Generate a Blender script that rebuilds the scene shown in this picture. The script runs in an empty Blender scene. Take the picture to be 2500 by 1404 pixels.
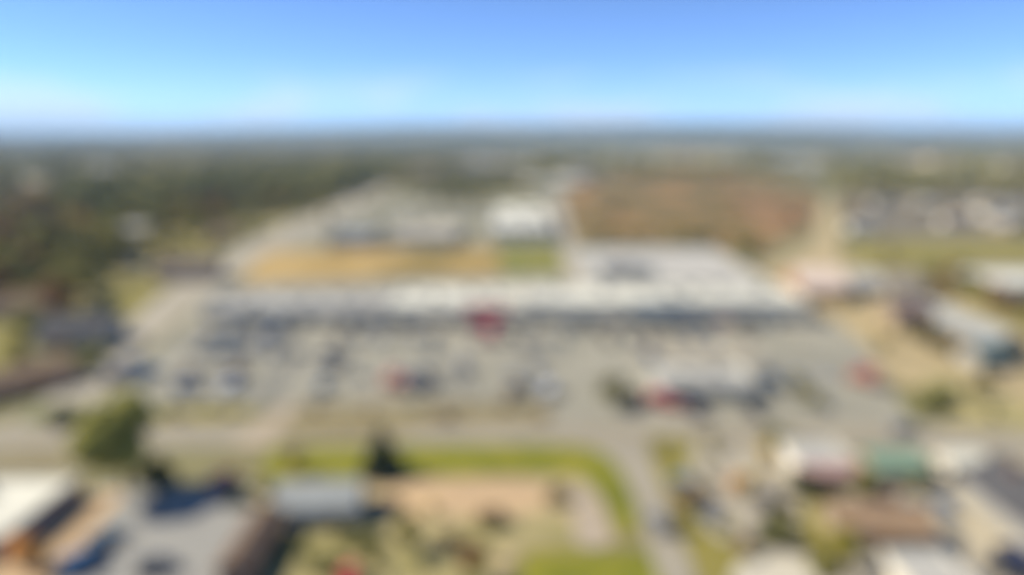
import bpy, math, random
import numpy as np
from mathutils import Vector

SC = bpy.context.scene
R = math.radians

# ------------------------------------------------------------------ camera, world, sun
CAM_H, PITCH, FPX = 52.0, 12.74, 1667.0
K = CAM_H / 60.0
cam_data = bpy.data.cameras.new("camera")
cam = bpy.data.objects.new("camera", cam_data)
SC.collection.objects.link(cam)
SC.camera = cam
cam.location = (0, 0, CAM_H)
cam.rotation_euler = (R(90 - PITCH), 0, 0)
cam_data.sensor_width = 36
cam_data.lens = 24.0
cam_data.clip_start = 0.05
cam_data.clip_end = 60000
# the photograph is strongly out of focus: the lens is focused a short way in front of itself
USE_DOF = True
cam_data.dof.use_dof = USE_DOF
cam_data.dof.focus_distance = 0.5
cam_data.dof.aperture_fstop = 1.05

SUN_EL, SUN_X, SUN_Y = 43.0, -1.0, 0.08
SUN_ROT = math.atan2(SUN_X, SUN_Y)
world = bpy.data.worlds.new("World")
SC.world = world
world.use_nodes = True
wn, wl = world.node_tree.nodes, world.node_tree.links
wn.clear()
w_out = wn.new("ShaderNodeOutputWorld"); w_bg = wn.new("ShaderNodeBackground")
sky = wn.new("ShaderNodeTexSky"); sky.sky_type = 'NISHITA'; sky.sun_disc = False
sky.sun_elevation = R(SUN_EL); sky.sun_rotation = SUN_ROT
sky.altitude = 3000; sky.air_density = 0.62; sky.dust_density = 0.0; sky.ozone_density = 7.5
w_bg.inputs['Strength'].default_value = 0.14
# a few faint clouds low over the horizon, part of the sky itself
tc = wn.new("ShaderNodeTexCoord"); mp = wn.new("ShaderNodeMapping"); mp.inputs['Scale'].default_value = (4, 4, 20)
nz = wn.new("ShaderNodeTexNoise"); nz.inputs['Scale'].default_value = 1.3; nz.inputs['Detail'].default_value = 5
cr = wn.new("ShaderNodeValToRGB"); cr.color_ramp.elements[0].position = 0.46; cr.color_ramp.elements[1].position = 0.57
sx = wn.new("ShaderNodeSeparateXYZ"); mr = wn.new("ShaderNodeMapRange")
mr.inputs['From Min'].default_value = 0.09; mr.inputs['From Max'].default_value = 0.0
cr.color_ramp.elements[0].color = (0.15, 0.15, 0.15, 1)
ml = wn.new("ShaderNodeMath"); ml.operation = 'MULTIPLY'; m2 = wn.new("ShaderNodeMath"); m2.operation = 'MULTIPLY'; m2.inputs[1].default_value = 0.85
mx = wn.new("ShaderNodeMix"); mx.data_type = 'RGBA'; mx.inputs['B'].default_value = (4.3, 4.5, 4.9, 1)
wl.new(tc.outputs['Generated'], mp.inputs['Vector']); wl.new(mp.outputs['Vector'], nz.inputs['Vector'])
wl.new(nz.outputs['Fac'], cr.inputs['Fac']); wl.new(tc.outputs['Generated'], sx.inputs[0])
wl.new(sx.outputs['Z'], mr.inputs['Value']); wl.new(cr.outputs['Color'], ml.inputs[0]); wl.new(mr.outputs['Result'], ml.inputs[1])
wl.new(ml.outputs[0], m2.inputs[0]); wl.new(m2.outputs[0], mx.inputs['Factor']); hs = wn.new('ShaderNodeHueSaturation'); hs.inputs['Saturation'].default_value = 1.0
wl.new(sky.outputs['Color'], hs.inputs['Color']); wl.new(hs.outputs['Color'], mx.inputs['A'])
wl.new(mx.outputs['Result'], w_bg.inputs['Color']); wl.new(w_bg.outputs[0], w_out.inputs['Surface'])

sun_data = bpy.data.lights.new("sun", 'SUN'); sun_data.energy = 4.1; sun_data.angle = R(0.5); sun_data.color = (1.0, 0.94, 0.82)
sun = bpy.data.objects.new("sun", sun_data); SC.collection.objects.link(sun)
_n = math.hypot(SUN_X, SUN_Y)
_d = Vector((SUN_X / _n * math.cos(R(SUN_EL)), SUN_Y / _n * math.cos(R(SUN_EL)), math.sin(R(SUN_EL))))
sun.rotation_euler = _d.to_track_quat('Z', 'Y').to_euler(); sun.location = (-80, 60, 200)

SC.view_settings.view_transform = 'Standard'; SC.view_settings.look = 'None'
SC.view_settings.gamma = 1; SC.view_settings.exposure = 0.76
SC.cycles.volume_bounces = 0; SC.cycles.max_bounces = 5; SC.cycles.diffuse_bounces = 2
SC.cycles.transparent_max_bounces = 8; SC.cycles.caustics_reflective = False; SC.cycles.caustics_refractive = False

# ------------------------------------------------------------------ helpers
COL = SC.collection
_cp, _sp = math.cos(R(PITCH)), math.sin(R(PITCH))
def P(px, py, z=0.0):
    """place seen at pixel (px,py) of the 2500x1404 photograph, on the level z"""
    a = (px - 1250) / FPX; b = (702 - py) / FPX
    t = (z - CAM_H) / (-_sp + b * _cp)
    return (a * t, (_cp + b * _sp) * t, z)

def tag(o, label=None, cat=None, group=None, kind=None):
    if label: o['label'] = label
    if cat: o['category'] = cat
    if group: o['group'] = group
    if kind: o['kind'] = kind
    return o

MATS = {}
def mat(name, c1, c2=None, scale=0.3, rough=0.85, detail=6, c3=None, sharp=(0.35, 0.65), bump=0.0, metal=0.0, spec=0.3, rnd=0.0, coord='Object', warm=True):
    if name in MATS: return MATS[name]
    m = bpy.data.materials.new(name); m.use_nodes = True
    n, l = m.node_tree.nodes, m.node_tree.links
    bs = n['Principled BSDF']
    bs.inputs['Roughness'].default_value = rough; bs.inputs['Metallic'].default_value = metal
    bs.inputs['Specular IOR Level'].default_value = spec
    c2 = c2 or tuple(v * 0.8 for v in c1)
    if warm: c1, c2, c3 = [None if c is None else (c[0]*1.03, c[1]*0.97, c[2]*0.82) for c in (c1, c2, c3)]
    t = n.new("ShaderNodeTexCoord"); z = n.new("ShaderNodeTexNoise")
    z.inputs['Scale'].default_value = scale; z.inputs['Detail'].default_value = detail
    l.new(t.outputs[coord], z.inputs['Vector'])
    r = n.new("ShaderNodeValToRGB"); e = r.color_ramp.elements
    e[0].position, e[1].position = sharp
    e[0].color = (*c1, 1); e[1].color = (*c2, 1)
    if c3:
        k = e.new((sharp[0] + sharp[1]) / 2); k.color = (*c3, 1)
    l.new(z.outputs['Fac'], r.inputs['Fac'])
    col = r.outputs['Color']
    z2 = n.new("ShaderNodeTexNoise"); z2.inputs['Scale'].default_value = scale * 17; z2.inputs['Detail'].default_value = 4
    l.new(t.outputs[coord], z2.inputs['Vector'])
    h = n.new("ShaderNodeHueSaturation")
    mrr = n.new("ShaderNodeMapRange"); mrr.inputs['To Min'].default_value = 0.78; mrr.inputs['To Max'].default_value = 1.22
    l.new(z2.outputs['Fac'], mrr.inputs['Value']); l.new(mrr.outputs['Result'], h.inputs['Value']); l.new(col, h.inputs['Color'])
    col = h.outputs['Color']
    if rnd:
        oi = n.new("ShaderNodeObjectInfo"); h2 = n.new("ShaderNodeHueSaturation"); m3 = n.new("ShaderNodeMapRange")
        m3.inputs['To Min'].default_value = 1 - rnd; m3.inputs['To Max'].default_value = 1 + rnd
        l.new(oi.outputs['Random'], m3.inputs['Value']); l.new(m3.outputs['Result'], h2.inputs['Value'])
        l.new(col, h2.inputs['Color']); col = h2.outputs['Color']
    l.new(col, bs.inputs['Base Color'])
    if bump:
        b = n.new("ShaderNodeBump"); b.inputs['Strength'].default_value = bump; b.inputs['Distance'].default_value = 0.1
        l.new(z2.outputs['Fac'], b.inputs['Height']); l.new(b.outputs['Normal'], bs.inputs['Normal'])
    MATS[name] = m
    return m

def leafmat(name, c1, c2):
    if name in MATS: return MATS[name]
    f_ = 1.0 if 'conifer' in name or 'dark' in name else 1.45
    c1, c2 = tuple(v*f_ for v in c1), tuple(v*f_ for v in c2)
    m = mat(name, c1, c2, scale=0.35, rough=0.7, detail=3, sharp=(0.38, 0.62), rnd=0.25)
    n, l = m.node_tree.nodes, m.node_tree.links
    bs = n['Principled BSDF']; out = n['Material Output']
    tr = n.new("ShaderNodeBsdfTranslucent"); ms = n.new("ShaderNodeMixShader"); ms.inputs[0].default_value = 0.25
    src = bs.inputs['Base Color'].links[0].from_socket
    l.new(src, tr.inputs['Color']); l.new(bs.outputs[0], ms.inputs[1]); l.new(tr.outputs[0], ms.inputs[2]); l.new(ms.outputs[0], out.inputs['Surface'])
    return m

def paint(name, c, rough=0.3):
    if name in MATS: return MATS[name]
    m = mat(name, c, tuple(v * 0.92 for v in c), scale=1.5, rough=rough, spec=0.5, warm=False)
    m.node_tree.nodes['Principled BSDF'].inputs['Coat Weight'].default_value = 0.5
    return m

def glass(name, c=(0.03, 0.04, 0.05), rough=0.08):
    if name in MATS: return MATS[name]
    m = mat(name, c, tuple(v * 1.4 for v in c), scale=0.8, rough=rough, spec=0.8)
    return m

class MB:
    def __init__(s): s.v, s.f = [], []
    def box(s, x0, x1, y0, y1, z0, z1):
        b = len(s.v)
        s.v += [(x0,y0,z0),(x1,y0,z0),(x1,y1,z0),(x0,y1,z0),(x0,y0,z1),(x1,y0,z1),(x1,y1,z1),(x0,y1,z1)]
        s.f += [(b,b+3,b+2,b+1),(b+4,b+5,b+6,b+7),(b,b+1,b+5,b+4),(b+1,b+2,b+6,b+5),(b+2,b+3,b+7,b+6),(b+3,b,b+4,b+7)]
        return s
    def loft(s, rings, cap=True):
        b = len(s.v); k = len(rings[0])
        for r in rings: s.v += list(r)
        for i in range(len(rings) - 1):
            for j in range(k):
                j2 = (j + 1) % k
                s.f.append((b+i*k+j, b+i*k+j2, b+(i+1)*k+j2, b+(i+1)*k+j))
        if cap:
            s.f.append(tuple(b + j for j in reversed(range(k)))); s.f.append(tuple(b + (len(rings)-1)*k + j for j in range(k)))
        return s
    def bar(s, p, q, r0, r1=None, n=6):
        r1 = r0 if r1 is None else r1
        p, q = Vector(p), Vector(q); d = (q - p).normalized()
        u = d.orthogonal().normalized(); w = d.cross(u)
        ring = lambda c, r: [tuple(c + u * math.cos(2*math.pi*i/n) * r + w * math.sin(2*math.pi*i/n) * r) for i in range(n)]
        return s.loft([ring(p, r0), ring(q, r1)])
    def poly(s, pts, z0, z1):
        return s.loft([[(x, y, z0) for x, y in pts], [(x, y, z1) for x, y in pts]])
    def build(s, name, m, parent=None, loc=None, bevel=0.0, smooth=False):
        me = bpy.data.meshes.new(name); me.from_pydata(s.v, [], s.f); me.validate(); me.update()
        me.materials.append(m)
        if smooth: me.shade_smooth()
        o = bpy.data.objects.new(name, me); COL.objects.link(o)
        if parent: o.parent = parent
        if loc: o.location = loc
        if bevel:
            b = o.modifiers.new("bevel", 'BEVEL'); b.width = bevel; b.segments = 2; b.limit_method = 'ANGLE'
        return o

def empty(name, loc=(0, 0, 0), rz=0.0):
    o = bpy.data.objects.new(name, None); COL.objects.link(o); o.location = loc; o.rotation_euler = (0, 0, rz)
    o.empty_display_size = 0.5
    return o
def copy_tree(o, parent=None):
    c = o.copy(); COL.objects.link(c)
    if parent: c.parent = parent
    for ch in list(o.children):
        copy_tree(ch, c)
    return c

_zl = [0.0]
def sheet(name, pts, m, z=None, px=True, sub=0):
    """flat piece of the ground, corners given as seen on the ground"""
    if z is None:
        _zl[0] += 0.0045; z = _zl[0]
    q = [P(*p)[:2] for p in pts] if px else pts
    me = bpy.data.meshes.new(name)
    me.from_pydata([(x, y, z) for x, y in q], [], [tuple(range(len(q)))])
    me.update()
    if me.polygons[0].normal.z < 0: me.flip_normals()
    me.materials.append(m)
    o = bpy.data.objects.new(name, me); COL.objects.link(o); o['kind'] = 'structure'
    return o
def curve_pts(pts, n=6):
    """smooth a pixel outline a little (Chaikin)"""
    for _ in range(2):
        out = []
        for i in range(len(pts)):
            a, b = pts[i], pts[(i + 1) % len(pts)]
            out += [(a[0]*.75+b[0]*.25, a[1]*.75+b[1]*.25), (a[0]*.25+b[0]*.75, a[1]*.25+b[1]*.75)]
        pts = out
    return pts

# ------------------------------------------------------------------ materials
M_ground = mat('dry ground', (0.24, 0.20, 0.11), (0.13, 0.12, 0.055), scale=0.006, c3=(0.18, 0.17, 0.08), detail=9)
M_lot = mat('worn parking asphalt', (0.305, 0.295, 0.255), (0.23, 0.225, 0.195), scale=0.05, c3=(0.27, 0.262, 0.225), detail=8)
M_lot2 = mat('older grey asphalt', (0.30, 0.30, 0.30), (0.24, 0.24, 0.24), scale=0.06, detail=8)
M_road = mat('road asphalt', (0.31, 0.285, 0.24), (0.26, 0.24, 0.205), scale=0.08, detail=8)
M_conc = mat('concrete', (0.38, 0.35, 0.30), (0.31, 0.285, 0.24), scale=0.1, detail=8)
M_concpink = mat('pinkish concrete', (0.40, 0.34, 0.28), (0.33, 0.28, 0.23), scale=0.1)
M_sand = mat('bare sand', (0.50, 0.36, 0.22), (0.40, 0.29, 0.19), scale=0.05, detail=8)
M_dirt = mat('tan dirt', (0.42, 0.34, 0.20), (0.35, 0.285, 0.17), scale=0.03, detail=8)
M_orange = mat('dry straw field', (0.46, 0.33, 0.15), (0.27, 0.19, 0.06), scale=0.035, detail=9, c3=(0.37, 0.26, 0.09), sharp=(.4, .6))
M_rust = mat('rust brown meadow', (0.29, 0.17, 0.06), (0.09, 0.085, 0.022), scale=0.025, detail=9, c3=(0.165, 0.115, 0.034), sharp=(.38, .62))
M_dgrass = mat('dry verge grass', (0.24, 0.20, 0.11), (0.19, 0.16, 0.085), scale=0.1, detail=8, c3=(0.23, 0.2, 0.12))
M_ygrass = mat('yellowing grass', (0.25, 0.215, 0.055), (0.18, 0.165, 0.04), scale=0.08, detail=8)
M_green = mat('mown green grass', (0.24, 0.22, 0.025), (0.12, 0.135, 0.010), scale=0.16, detail=9, c3=(0.18, 0.185, 0.012))
M_green2 = mat('green field grass', (0.15, 0.165, 0.035), (0.20, 0.19, 0.04), scale=0.05, detail=8)
M_greytan = mat('grey tan stubble', (0.19, 0.165, 0.125), (0.15, 0.135, 0.10), scale=0.02, detail=8)
M_line = mat('white paint line', (0.75, 0.75, 0.72), (0.6, 0.6, 0.58), scale=1.5)
M_yline = mat('yellow paint line', (0.5, 0.36, 0.06), (0.35, 0.26, 0.06), scale=1.5)
M_hill = mat('forested hill', (0.07, 0.085, 0.04), (0.12, 0.12, 0.06), scale=0.002, detail=8)
M_white = mat('white roof membrane', (0.66, 0.66, 0.61), (0.50, 0.50, 0.47), scale=0.06, sharp=(.4, .65), detail=9, rough=0.7)
M_greyroof = mat('grey gravel roof', (0.45, 0.45, 0.44), (0.39, 0.38, 0.38), scale=0.05, rough=0.95)
M_lgrey = mat('light grey roof', (0.42, 0.42, 0.42), (0.35, 0.35, 0.35), scale=0.08)
M_wallw = mat('white painted wall', (0.70, 0.66, 0.60), (0.60, 0.57, 0.52), scale=0.3)
M_wallt = mat('tan stucco wall', (0.36, 0.29, 0.20), (0.30, 0.24, 0.17), scale=0.3)
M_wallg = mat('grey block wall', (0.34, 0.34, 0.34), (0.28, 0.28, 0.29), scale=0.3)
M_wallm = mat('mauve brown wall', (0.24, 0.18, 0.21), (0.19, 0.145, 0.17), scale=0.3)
M_brick = mat('brown brick', (0.20, 0.095, 0.065), (0.14, 0.075, 0.055), scale=0.8)
M_trimd = mat('dark metal trim', (0.07, 0.07, 0.08), (0.05, 0.05, 0.055), scale=1, rough=0.5)
M_metal = mat('galvanised metal', (0.35, 0.36, 0.37), (0.28, 0.29, 0.30), scale=1, rough=0.45, metal=0.6)
M_glass = glass('window glass', (0.20, 0.20, 0.20))
M_cglass = glass('car glass', (0.02, 0.025, 0.03), 0.05)
M_tyre = mat('tyre rubber', (0.02, 0.02, 0.02), (0.03, 0.03, 0.03), scale=3)
M_rim = mat('alloy rim', (0.45, 0.45, 0.46), (0.35, 0.35, 0.36), scale=4, rough=0.35, metal=0.7)
M_lamp = mat('headlight lens', (0.75, 0.75, 0.72), (0.6, 0.6, 0.6), scale=4, rough=0.15)
M_tail = mat('tail light lens', (0.35, 0.02, 0.02), (0.25, 0.02, 0.02), scale=4, rough=0.2)
M_bark = mat('bark', (0.13, 0.10, 0.075), (0.08, 0.065, 0.05), scale=2, bump=0.4)
M_red = paint('red awning', (0.62, 0.06, 0.08), 0.6)
M_teal = mat('weathered green metal roof', (0.21, 0.31, 0.235), (0.17, 0.25, 0.20), scale=0.4, rough=0.5)
M_brownroof = mat('brown shingle roof', (0.17, 0.115, 0.08), (0.12, 0.085, 0.065), scale=0.5)
M_tanroof = mat('tan shingle roof', (0.30, 0.20, 0.125), (0.22, 0.15, 0.10), c3=(0.26, 0.18, 0.12), scale=0.5)
M_darkroof = mat('charcoal shingle roof', (0.085, 0.085, 0.095), (0.06, 0.06, 0.07), scale=0.5)
M_blueroof = mat('blue grey metal roof', (0.29, 0.31, 0.33), (0.24, 0.26, 0.275), scale=0.3, rough=0.5)

# ------------------------------------------------------------------ ground and its surfaces
def ground_sheet():
    n = 60
    xs = np.linspace(-13000, 13000, n); ys = np.linspace(-300, 13000, n)
    v = [(x, y, 0) for y in ys for x in xs]
    f = [(j*n+i, j*n+i+1, (j+1)*n+i+1, (j+1)*n+i) for j in range(n-1) for i in range(n-1)]
    me = bpy.data.meshes.new('ground'); me.from_pydata(v, [], f); me.materials.append(M_ground)
    o = bpy.data.objects.new('ground', me); COL.objects.link(o); o['kind'] = 'structure'
ground_sheet()

def ridge(name, y0, hmax, seed, x0=-12500, x1=12500, prof=None):
    random.seed(seed); nx, ny = 90, 9
    ph = [random.uniform(0, 6.3) for _ in range(6)]
    v, f = [], []
    for j in range(ny):
        for i in range(nx):
            x = x0 + (x1 - x0) * i / (nx - 1); y = y0 + 2400 * j / (ny - 1)
            h = 0.72 + 0.12*math.sin(x/2100+ph[0]) + 0.08*math.sin(x/900+ph[1]) + 0.05*math.sin(x/430+ph[2]+y/700)
            h *= hmax * math.sin(math.pi * min(1, j / (ny - 1))) ** 0.8
            if prof: h *= prof(x)
            v.append((x, y + 200*math.sin(x/1500+ph[3]), h - 0.5))
    for j in range(ny-1):
        for i in range(nx-1): f.append((j*nx+i, j*nx+i+1, (j+1)*nx+i+1, (j+1)*nx+i))
    me = bpy.data.meshes.new(name); me.from_pydata(v, [], f); me.materials.append(M_hill); me.shade_smooth()
    o = bpy.data.objects.new(name, me); COL.objects.link(o); o['kind'] = 'structure'
ridge('hills', 9200, 200, 3, prof=lambda x: 0.38 + 0.62 / (1 + math.exp(-(x + 4800) / 900)))
ridge('low_hills', 5000, 150, 8, prof=lambda x: 0.30 + 0.70 / (1 + math.exp(-(x + 2500) / 500)))

sheet('field', curve_pts([(1372, 486), (1400, 450), (1450, 445), (1520, 420), (1620, 432), (1780, 420), (1900, 450), (2000, 470), (1985, 520), (1960, 560), (1900, 580), (1860, 628), (1700, 600), (1560, 590), (1415, 604)]), M_rust)
sheet('field', curve_pts([(1760, 470), (1900, 490), (1995, 490), (1980, 555), (1890, 590), (1840, 540)]), mat('orange meadow', (0.26, 0.15, 0.06), (0.2, 0.12, 0.05), scale=0.03))
sheet('field', [(1600, 385), (1720, 378), (1800, 402), (1700, 412)], M_dirt)
sheet('field', [(2060, 585), (2700, 578), (2700, 650), (2330, 640), (2200, 655), (2070, 640)], M_ygrass)
sheet('field', [(2050, 470), (2700, 480), (2700, 578), (2065, 584)], M_greytan)
sheet('gravel_road', [(2008, 480), (2028, 480), (2050, 600), (2050, 640), (1900, 640), (1985, 590)], M_dirt)
sheet('dirt_lot', [(1840, 640), (2080, 640), (2250, 690), (2500, 800), (2700, 860), (2700, 1060), (2420, 1010), (2300, 980), (2120, 900), (2040, 800)], M_dirt)
sheet('lawn', [(2290, 700), (2360, 700), (2700, 830), (2700, 880), (2480, 800)], M_ygrass)
sheet('lawn', curve_pts([(2240, 920), (2330, 915), (2420, 960), (2560, 1000), (2600, 1070), (2380, 1075), (2290, 1020)]), mat('straw lawn', (0.36, 0.31, 0.15), (0.29, 0.26, 0.12), scale=.1))
sheet('field', [(650, 612), (1215, 606), (1225, 694), (575, 696)], M_orange)
sheet('field', curve_pts([(960, 609), (1216, 605), (1226, 694), (880, 695), (905, 665), (985, 650)]), mat('brown straw field', (0.34, 0.24, 0.08), (0.18, 0.14, 0.04), scale=0.04, detail=9, sharp=(.4, .6)))
sheet('lawn', [(1215, 598), (1362, 598), (1400, 672), (1225, 672)], M_green2)
sheet('back_lot', [(960, 478), (1190, 500), (1345, 490), (1362, 596), (650, 610), (790, 540)], mat('mossy grey gravel', (0.19, 0.19, 0.15), (0.27, 0.26, 0.21), scale=0.02, detail=8))
sheet('service_lane', [(500, 694), (1405, 672), (1425, 720), (460, 745)], M_lot)
sheet('rear_drive', [(1335, 470), (1372, 470), (1432, 720), (1390, 720)], M_conc)
# left-hand street coming down past the wood
sheet('street', [(972, 440), (992, 440), (780, 556), (640, 622), (460, 762), (330, 875), (220, 990), (90, 1100), (-120, 1110), (60, 1010), (190, 905), (310, 790), (430, 690), (612, 588), (760, 520)], M_conc)
sheet('forest_floor', [(-400, 395), (960, 395), (910, 450), (560, 600), (420, 690), (260, 800), (60, 800), (-600, 820)], mat('forest floor', (0.17, 0.155, 0.06), (0.28, 0.24, 0.10), scale=0.03, detail=8))
sheet('lawn', [(250, 690), (330, 680), (400, 690), (330, 770), (240, 760)], M_ygrass)
sheet('lawn', [(440, 580), (540, 575), (540, 610), (450, 620)], M_ygrass)
sheet('lawn', [(-200, 800), (70, 800), (60, 900), (-200, 900)], M_ygrass)
sheet('parking_lot', [(460, 745), (2025, 768), (2120, 850), (2230, 1040), (1340, 1040), (1325, 988), (700, 990), (620, 1000), (215, 1000), (330, 900), (480, 760)], M_lot)
M_concl = mat('light concrete walk', (0.52, 0.49, 0.43), (0.44, 0.42, 0.37), scale=.2)
YF_ = P(1250, 748, 5.2)[1]; xa_, xd_ = P(490, 748, 5.2)[0], P(1985, 748, 5.2)[0]
sheet('parking_lot', [(1560, 830), (1850, 830), (1860, 880), (1540, 880)], M_conc)
sheet('lawn', [(215, 1000), (610, 990), (600, 1022), (330, 1040), (150, 1040)], M_ygrass)
sheet('lawn', [(80, 990), (210, 985), (190, 1050), (30, 1060)], mat('shaggy grass', (0.17, 0.18, 0.09), (0.13, 0.14, 0.07), scale=0.1))
sheet('lawn', [(-300, 1060), (260, 1055), (250, 1150), (-300, 1170)], M_dgrass)
sheet('road', [(-300, 1040), (640, 1032), (1340, 1032), (2230, 1032), (2800, 1075), (2800, 1135), (2200, 1092), (1300, 1090), (640, 1092), (-300, 1100)], M_road)
sheet('verge', [(725, 985), (1335, 985), (1345, 1036), (1050, 1040), (950, 1070), (660, 1078)], M_dgrass)
sheet('drive', [(700, 985), (735, 985), (650, 1090), (560, 1092)], M_concpink)
sheet('verge', curve_pts([(650, 1100), (690, 1090), (1080, 1088), (1420, 1085), (1500, 1120), (1545, 1210), (1560, 1290), (1540, 1312), (1505, 1300), (1475, 1210), (1410, 1160), (1250, 1162), (690, 1172), (640, 1165)]), M_green)
sheet('yard', [(620, 1172), (1400, 1166), (1470, 1220), (1505, 1330), (1270, 1340), (1200, 1450), (560, 1450)], M_dirt)
sheet('lawn', [(640, 1300), (1380, 1262), (1430, 1335), (1200, 1350), (1190, 1450), (620, 1450)], mat('patchy yard', (0.22, 0.205, 0.075), (0.34, 0.29, 0.16), scale=0.12, detail=8))
sheet('sand_lot', curve_pts([(1030, 1172), (1330, 1168), (1340, 1240), (1230, 1262), (960, 1262), (900, 1215)]), M_sand)
sheet('pavement', curve_pts([(1400, 1165), (1440, 1185), (1490, 1290), (1490, 1340), (1400, 1340), (1400, 1250)]), M_concpink)
sheet('side_road', curve_pts([(1380, 1060), (1570, 1060), (1600, 1150), (1650, 1280), (1720, 1460), (1620, 1460), (1580, 1330), (1545, 1200), (1490, 1110)]), M_road)
sheet('lawn', [(1290, 1350), (1580, 1348), (1625, 1450), (1240, 1450)], M_green)
sheet('forecourt', [(240, 1190), (620, 1190), (640, 1240), (560, 1450), (90, 1450)], M_lot2)
sheet('bank', [(205, 1205), (305, 1205), (110, 1450), (-80, 1450), (60, 1330)], M_sand)
sheet('lot', [(1660, 1092), (2300, 1092), (2420, 1450), (1760, 1450), (1640, 1200)], M_conc)
sheet('lawn', [(1580, 1070), (1700, 1078), (1680, 1130), (1700, 1200), (1640, 1220), (1600, 1150)], M_ygrass)
sheet('lawn', curve_pts([(1640, 1230), (1680, 1230), (1740, 1320), (1860, 1350), (1860, 1420), (1740, 1460), (1700, 1400)]), M_ygrass)
sheet('lawn', curve_pts([(1960, 1180), (2060, 1180), (2070, 1300), (2060, 1420), (1980, 1430), (1960, 1300)]), M_ygrass)
sheet('concrete_lot', curve_pts([(1790, 1360), (1990, 1360), (2000, 1460), (1780, 1460)]), M_concl)
sheet('concrete_lot', [(2260, 1100), (2800, 1150), (2800, 1460), (2240, 1460), (2220, 1250)], M_conc)
sheet('bank', curve_pts([(2330, 1220), (2400, 1230), (2600, 1350), (2600, 1420), (2380, 1380), (2330, 1300)]), mat('pale gravel bank', (0.46, 0.41, 0.32), (0.38, 0.34, 0.27), scale=.1))

sheet('bounce_walkway', [(xa_, YF_-4.2), (xd_, YF_-4.2), (xd_, YF_+1), (xa_, YF_+1)], M_concl, px=False)  # pale strip added to bounce light into the shaded shopfronts
M_patch = mat('dark asphalt patch', (0.17, 0.17, 0.16), (0.21, 0.21, 0.20), scale=.2)
for pts_ in ([(780, 850), (870, 846), (835, 905), (740, 912)], [(690, 880), (730, 878), (660, 985), (610, 990)], [(1100, 890), (1150, 888), (1145, 935), (1090, 938)], [(500, 815), (730, 812), (690, 862), (450, 872)], [(1260, 820), (1330, 818), (1360, 880), (1280, 885)], [(1820, 890), (1900, 888), (1930, 960), (1850, 965)]):
    sheet('asphalt_patch', pts_, M_patch)
# painted lines: one sheet of marks for each lot
def lines():
    b = MB()
    def row(py, x0, x1, ln=5.2, n=None, z=0.66):
        X0, Y, _ = P(x0, py); X1 = P(x1, py)[0]
        k = int((X1 - X0) / 2.75)
        for i in range(k + 1):
            x = X0 + i * 2.75
            b.box(x - .06, x + .06, Y, Y + ln, z, z + .004)
    return b, row
_ZT = _zl[0] + 0.02
def mark(name, m, fn):
    v, f = [], []
    def rect(x0, x1, y0, y1):
        k = len(v); v.extend([(x0,y0,_ZT),(x1,y0,_ZT),(x1,y1,_ZT),(x0,y1,_ZT)]); f.append((k,k+1,k+2,k+3))
    fn(rect)
    me = bpy.data.meshes.new(name); me.from_pydata(v, [], f); me.materials.append(m)
    o = bpy.data.objects.new(name, me); COL.objects.link(o); o['kind'] = 'structure'
def bays(rect):
    for py, x0, x1 in ((799, 560, 1980), (838, 520, 1120), (844, 1150, 1900), (880, 480, 1100), (930, 740, 1200), (925, 300, 560), (960, 740, 1180)):
        X0, Y, _ = P(x0, py); X1 = P(x1, py)[0]; x = X0
        while x < X1:
            rect(x - .08, x + .08, Y, Y + 5.3); x += 2.75
mark('parking_markings', M_line, bays)
def centre(rect):
    Y = P(1000, 1062)[1]
    rect(-150, 150, Y - .25, Y - .12); rect(-150, 150, Y + .12, Y + .25)
mark('road_markings', M_yline, centre)
def kerb(name, pts, m=M_conc, w=0.18, h=0.13):
    q = [P(*p)[:2] for p in pts]; b = MB()
    for (x0, y0), (x1, y1) in zip(q[:-1], q[1:]):
        d = Vector((x1-x0, y1-y0)).normalized(); nrm = Vector((-d.y, d.x)) * w
        b.poly([(x0, y0), (x1, y1), (x1+nrm.x, y1+nrm.y), (x0+nrm.x, y0+nrm.y)], _ZT - .15, _ZT + h)
    o = b.build(name, m); o['kind'] = 'structure'
def island(x0, x1, py, d=1.6):
    a, y, _ = P(x0, py); b = P(x1, py)[0]; m = MB(); m.poly([(a, y), (b, y), (b+.3, y+d), (a-.3, y+d)], _ZT-.1, _ZT+.14); o = m.build('traffic_island', M_concl, bevel=.04); o['kind'] = 'structure'
for a_ in ((1345, 1400, 905), (1345, 1385, 945), (1200, 1290, 868), (700, 790, 945), (1420, 1500, 870), (1440, 1490, 905), (1960, 2040, 830), (540, 610, 960)): island(*a_)
kerb('kerb', [(690, 1090), (1420, 1085), (1500, 1120), (1545, 1210), (1560, 1290)])
kerb('kerb', [(735, 986), (1335, 986), (1345, 1034)])
kerb('kerb', [(1580, 1072), (2230, 1090)])

# ------------------------------------------------------------------ buildings
def window(root, x, z, w, h, y, face='-y', pane=M_glass, fr=M_wallw):
    """framed window proud of a wall; face -y, +x or -x"""
    t, g = 0.06, 0.09
    def bx(b, a0, a1, c0, c1, d0, d1):
        if face == '-y': b.box(a0, a1, y - d1, y - d0, c0, c1)
        elif face == '+x': b.box(y + d0, y + d1, a0, a1, c0, c1)
        else: b.box(y - d1, y - d0, a0, a1, c0, c1)
    b = MB(); 
    bx(b, x-w/2-g, x+w/2+g, z-g, z, 0.002, t); bx(b, x-w/2-g, x+w/2+g, z+h, z+h+g, 0.002, t)
    bx(b, x-w/2-g, x-w/2, z, z+h, 0.002, t); bx(b, x+w/2, x+w/2+g, z, z+h, 0.002, t)
    bx(b, x-.03, x+.03, z, z+h, 0.04, t - .004)
    f = b.build('window', fr, root)
    p = MB(); bx(p, x-w/2, x+w/2, z, z+h, 0.002, 0.035); p.build('pane', pane, f)
    return f
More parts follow.
